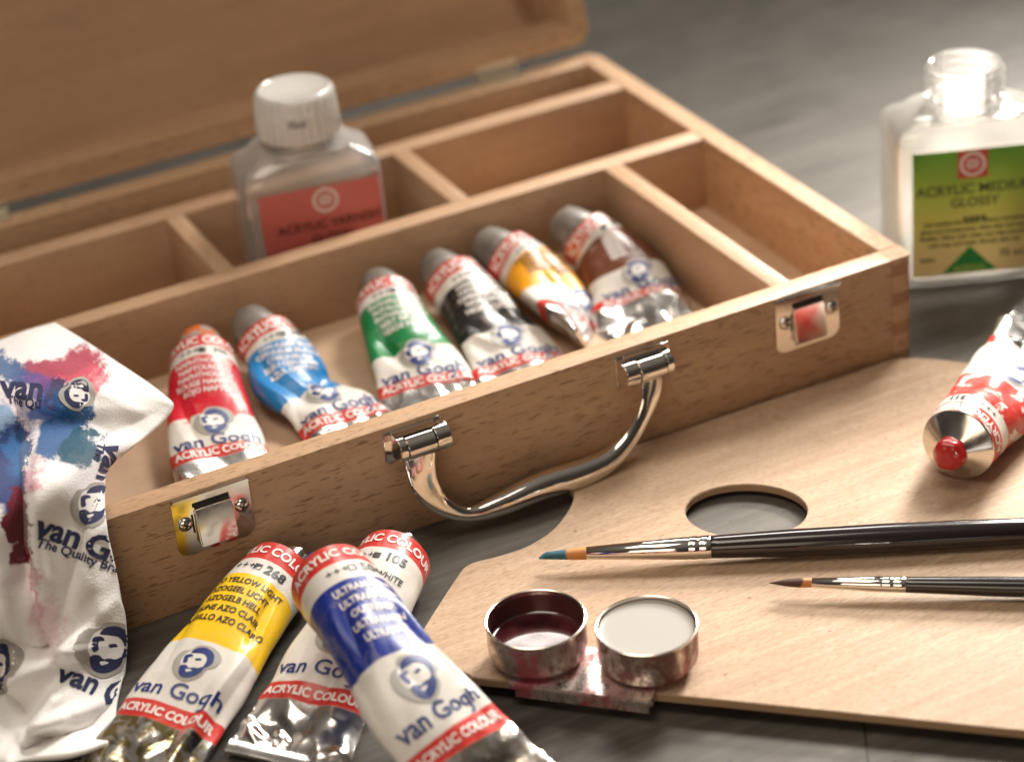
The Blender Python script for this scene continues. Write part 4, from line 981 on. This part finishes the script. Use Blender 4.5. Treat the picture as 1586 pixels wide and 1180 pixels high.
MAG, BLU, TEA, NAV, WIN = (.36, .018, .06), (.008, .085, .26), (.004, .07, .12), (.008, .010, .08), (.13, .004, .018)
c = stain(c, 25, 640, 95, 75, 0, (.60, .48, .58), .6, .9)
c = stain(c, 150, 720, 60, 80, 0, (.68, .63, .72), .55, .9)
c = stain(c, 95, 575, 88, 30, -12, MAG, .95, .5, .9); c = stain(c, 128, 588, 52, 20, -14, (.58, .08, .13), .8, .5, .9)
c = stain(c, 12, 578, 46, 26, 30, BLU, .9, .4)
c = stain(c, 86, 618, 44, 30, -15, NAV, .95, .4, .8); c = stain(c, 60, 602, 32, 18, 0, (.12, .06, .25), .85, .5)
c = stain(c, 60, 640, 30, 30, 0, (.05, .12, .36), .9, .5, .8)
c = stain(c, 98, 672, 40, 66, 36, BLU, .95, .35, .7); c = stain(c, 124, 700, 32, 44, 36, TEA, .95, .35, .6)
c = stain(c, 8, 655, 22, 36, 0, (.04, .22, .42), .7, .5)
c = stain(c, 14, 725, 36, 82, 5, (.008, .03, .15), .97, .3, .5); c = stain(c, 22, 715, 24, 46, 0, (.03, .15, .36), .7, .5)
c = stain(c, 26, 822, 26, 62, -4, WIN, 1.0, .22, .4)
c = stain(c, 52, 745, 16, 40, 10, (.60, .10, .22), .6, .8, 1.4); c = stain(c, 48, 905, 12, 96, -10, (.50, .16, .24), .6, .7, .8)
c = stain(c, 75, 960, 38, 62, -10, (.62, .34, .42), .45, .9, 1.6)
wv = t.n('ShaderNodeTexVoronoi'); t.put(wv.inputs['Vector'], UV); wv.inputs['Scale'].default_value = 420
t.bump(t.math('ADD', wv.outputs[0], t.noise(UV, 60, 6, .7)), .28, .0006)
M['cloth'] = t.set(Base_Color=c, Roughness=.92, Sheen_Weight=.25, Specular_IOR_Level=.15, Subsurface_Weight=.08, Subsurface_Radius=(.004, .004, .004))
cloth = obj('cloth', bm, M['cloth'], None, True, origin=aZ(60, 900, 0))
md = cloth.modifiers.new('thick', 'SOLIDIFY'); md.thickness = .0016; md.offset = 0
cloth['label'] = 'white cotton cloth smeared with blue and red paint, draped over the corner of the box'; cloth['category'] = 'cloth'
bm = bmesh.new()
def cpx(x, y, h): return csurf(x, y, h)
def ctxt(tx, size, px, py, rot, bold=.02, mi=0, align='LEFT', sx=1.0):
    g = glyphs(tx, size, bold * size, align, sx=sx); emboss(bm, cpx, *g, px, -py, .01, mi, R(rot), 1, 9)
def ctx1(*a, **k):
    global bm
    bm = bmesh.new(); ctxt(*a, **k)
    if len(bm.faces): obj('lettering', bm, M['navyc'], cloth)
ctx1('van Gogh', 50, 58, 812, -20, .03); ctx1('The Quality Brand', 20, 58, 838, -19, .02)
ctx1('van Gogh', 46, 92, 1040, -22, .03); ctx1('van', 50, 2, 602, -4, .03); ctx1('The Qu', 18, 8, 622, -6, .02)
ctx1('van', 42, 174, 692, -108, .03); ctx1('The', 17, 154, 690, -108, .02)
for k, (px, py, sz, rot) in enumerate(((142, 783, 62, -14), (163, 1006, 78, -16), (-10, 1035, 78, -10), (122, 612, 44, 160))):
    bm = bmesh.new(); portrait(bm, cpx, px, -py, sz, .01, 0, 1, 2, R(rot), 7)
    obj('portrait_emblem', bm, [M['inkgc'], M['clothw'], M['navyc']], cloth)

SC.render.film_transparent = False
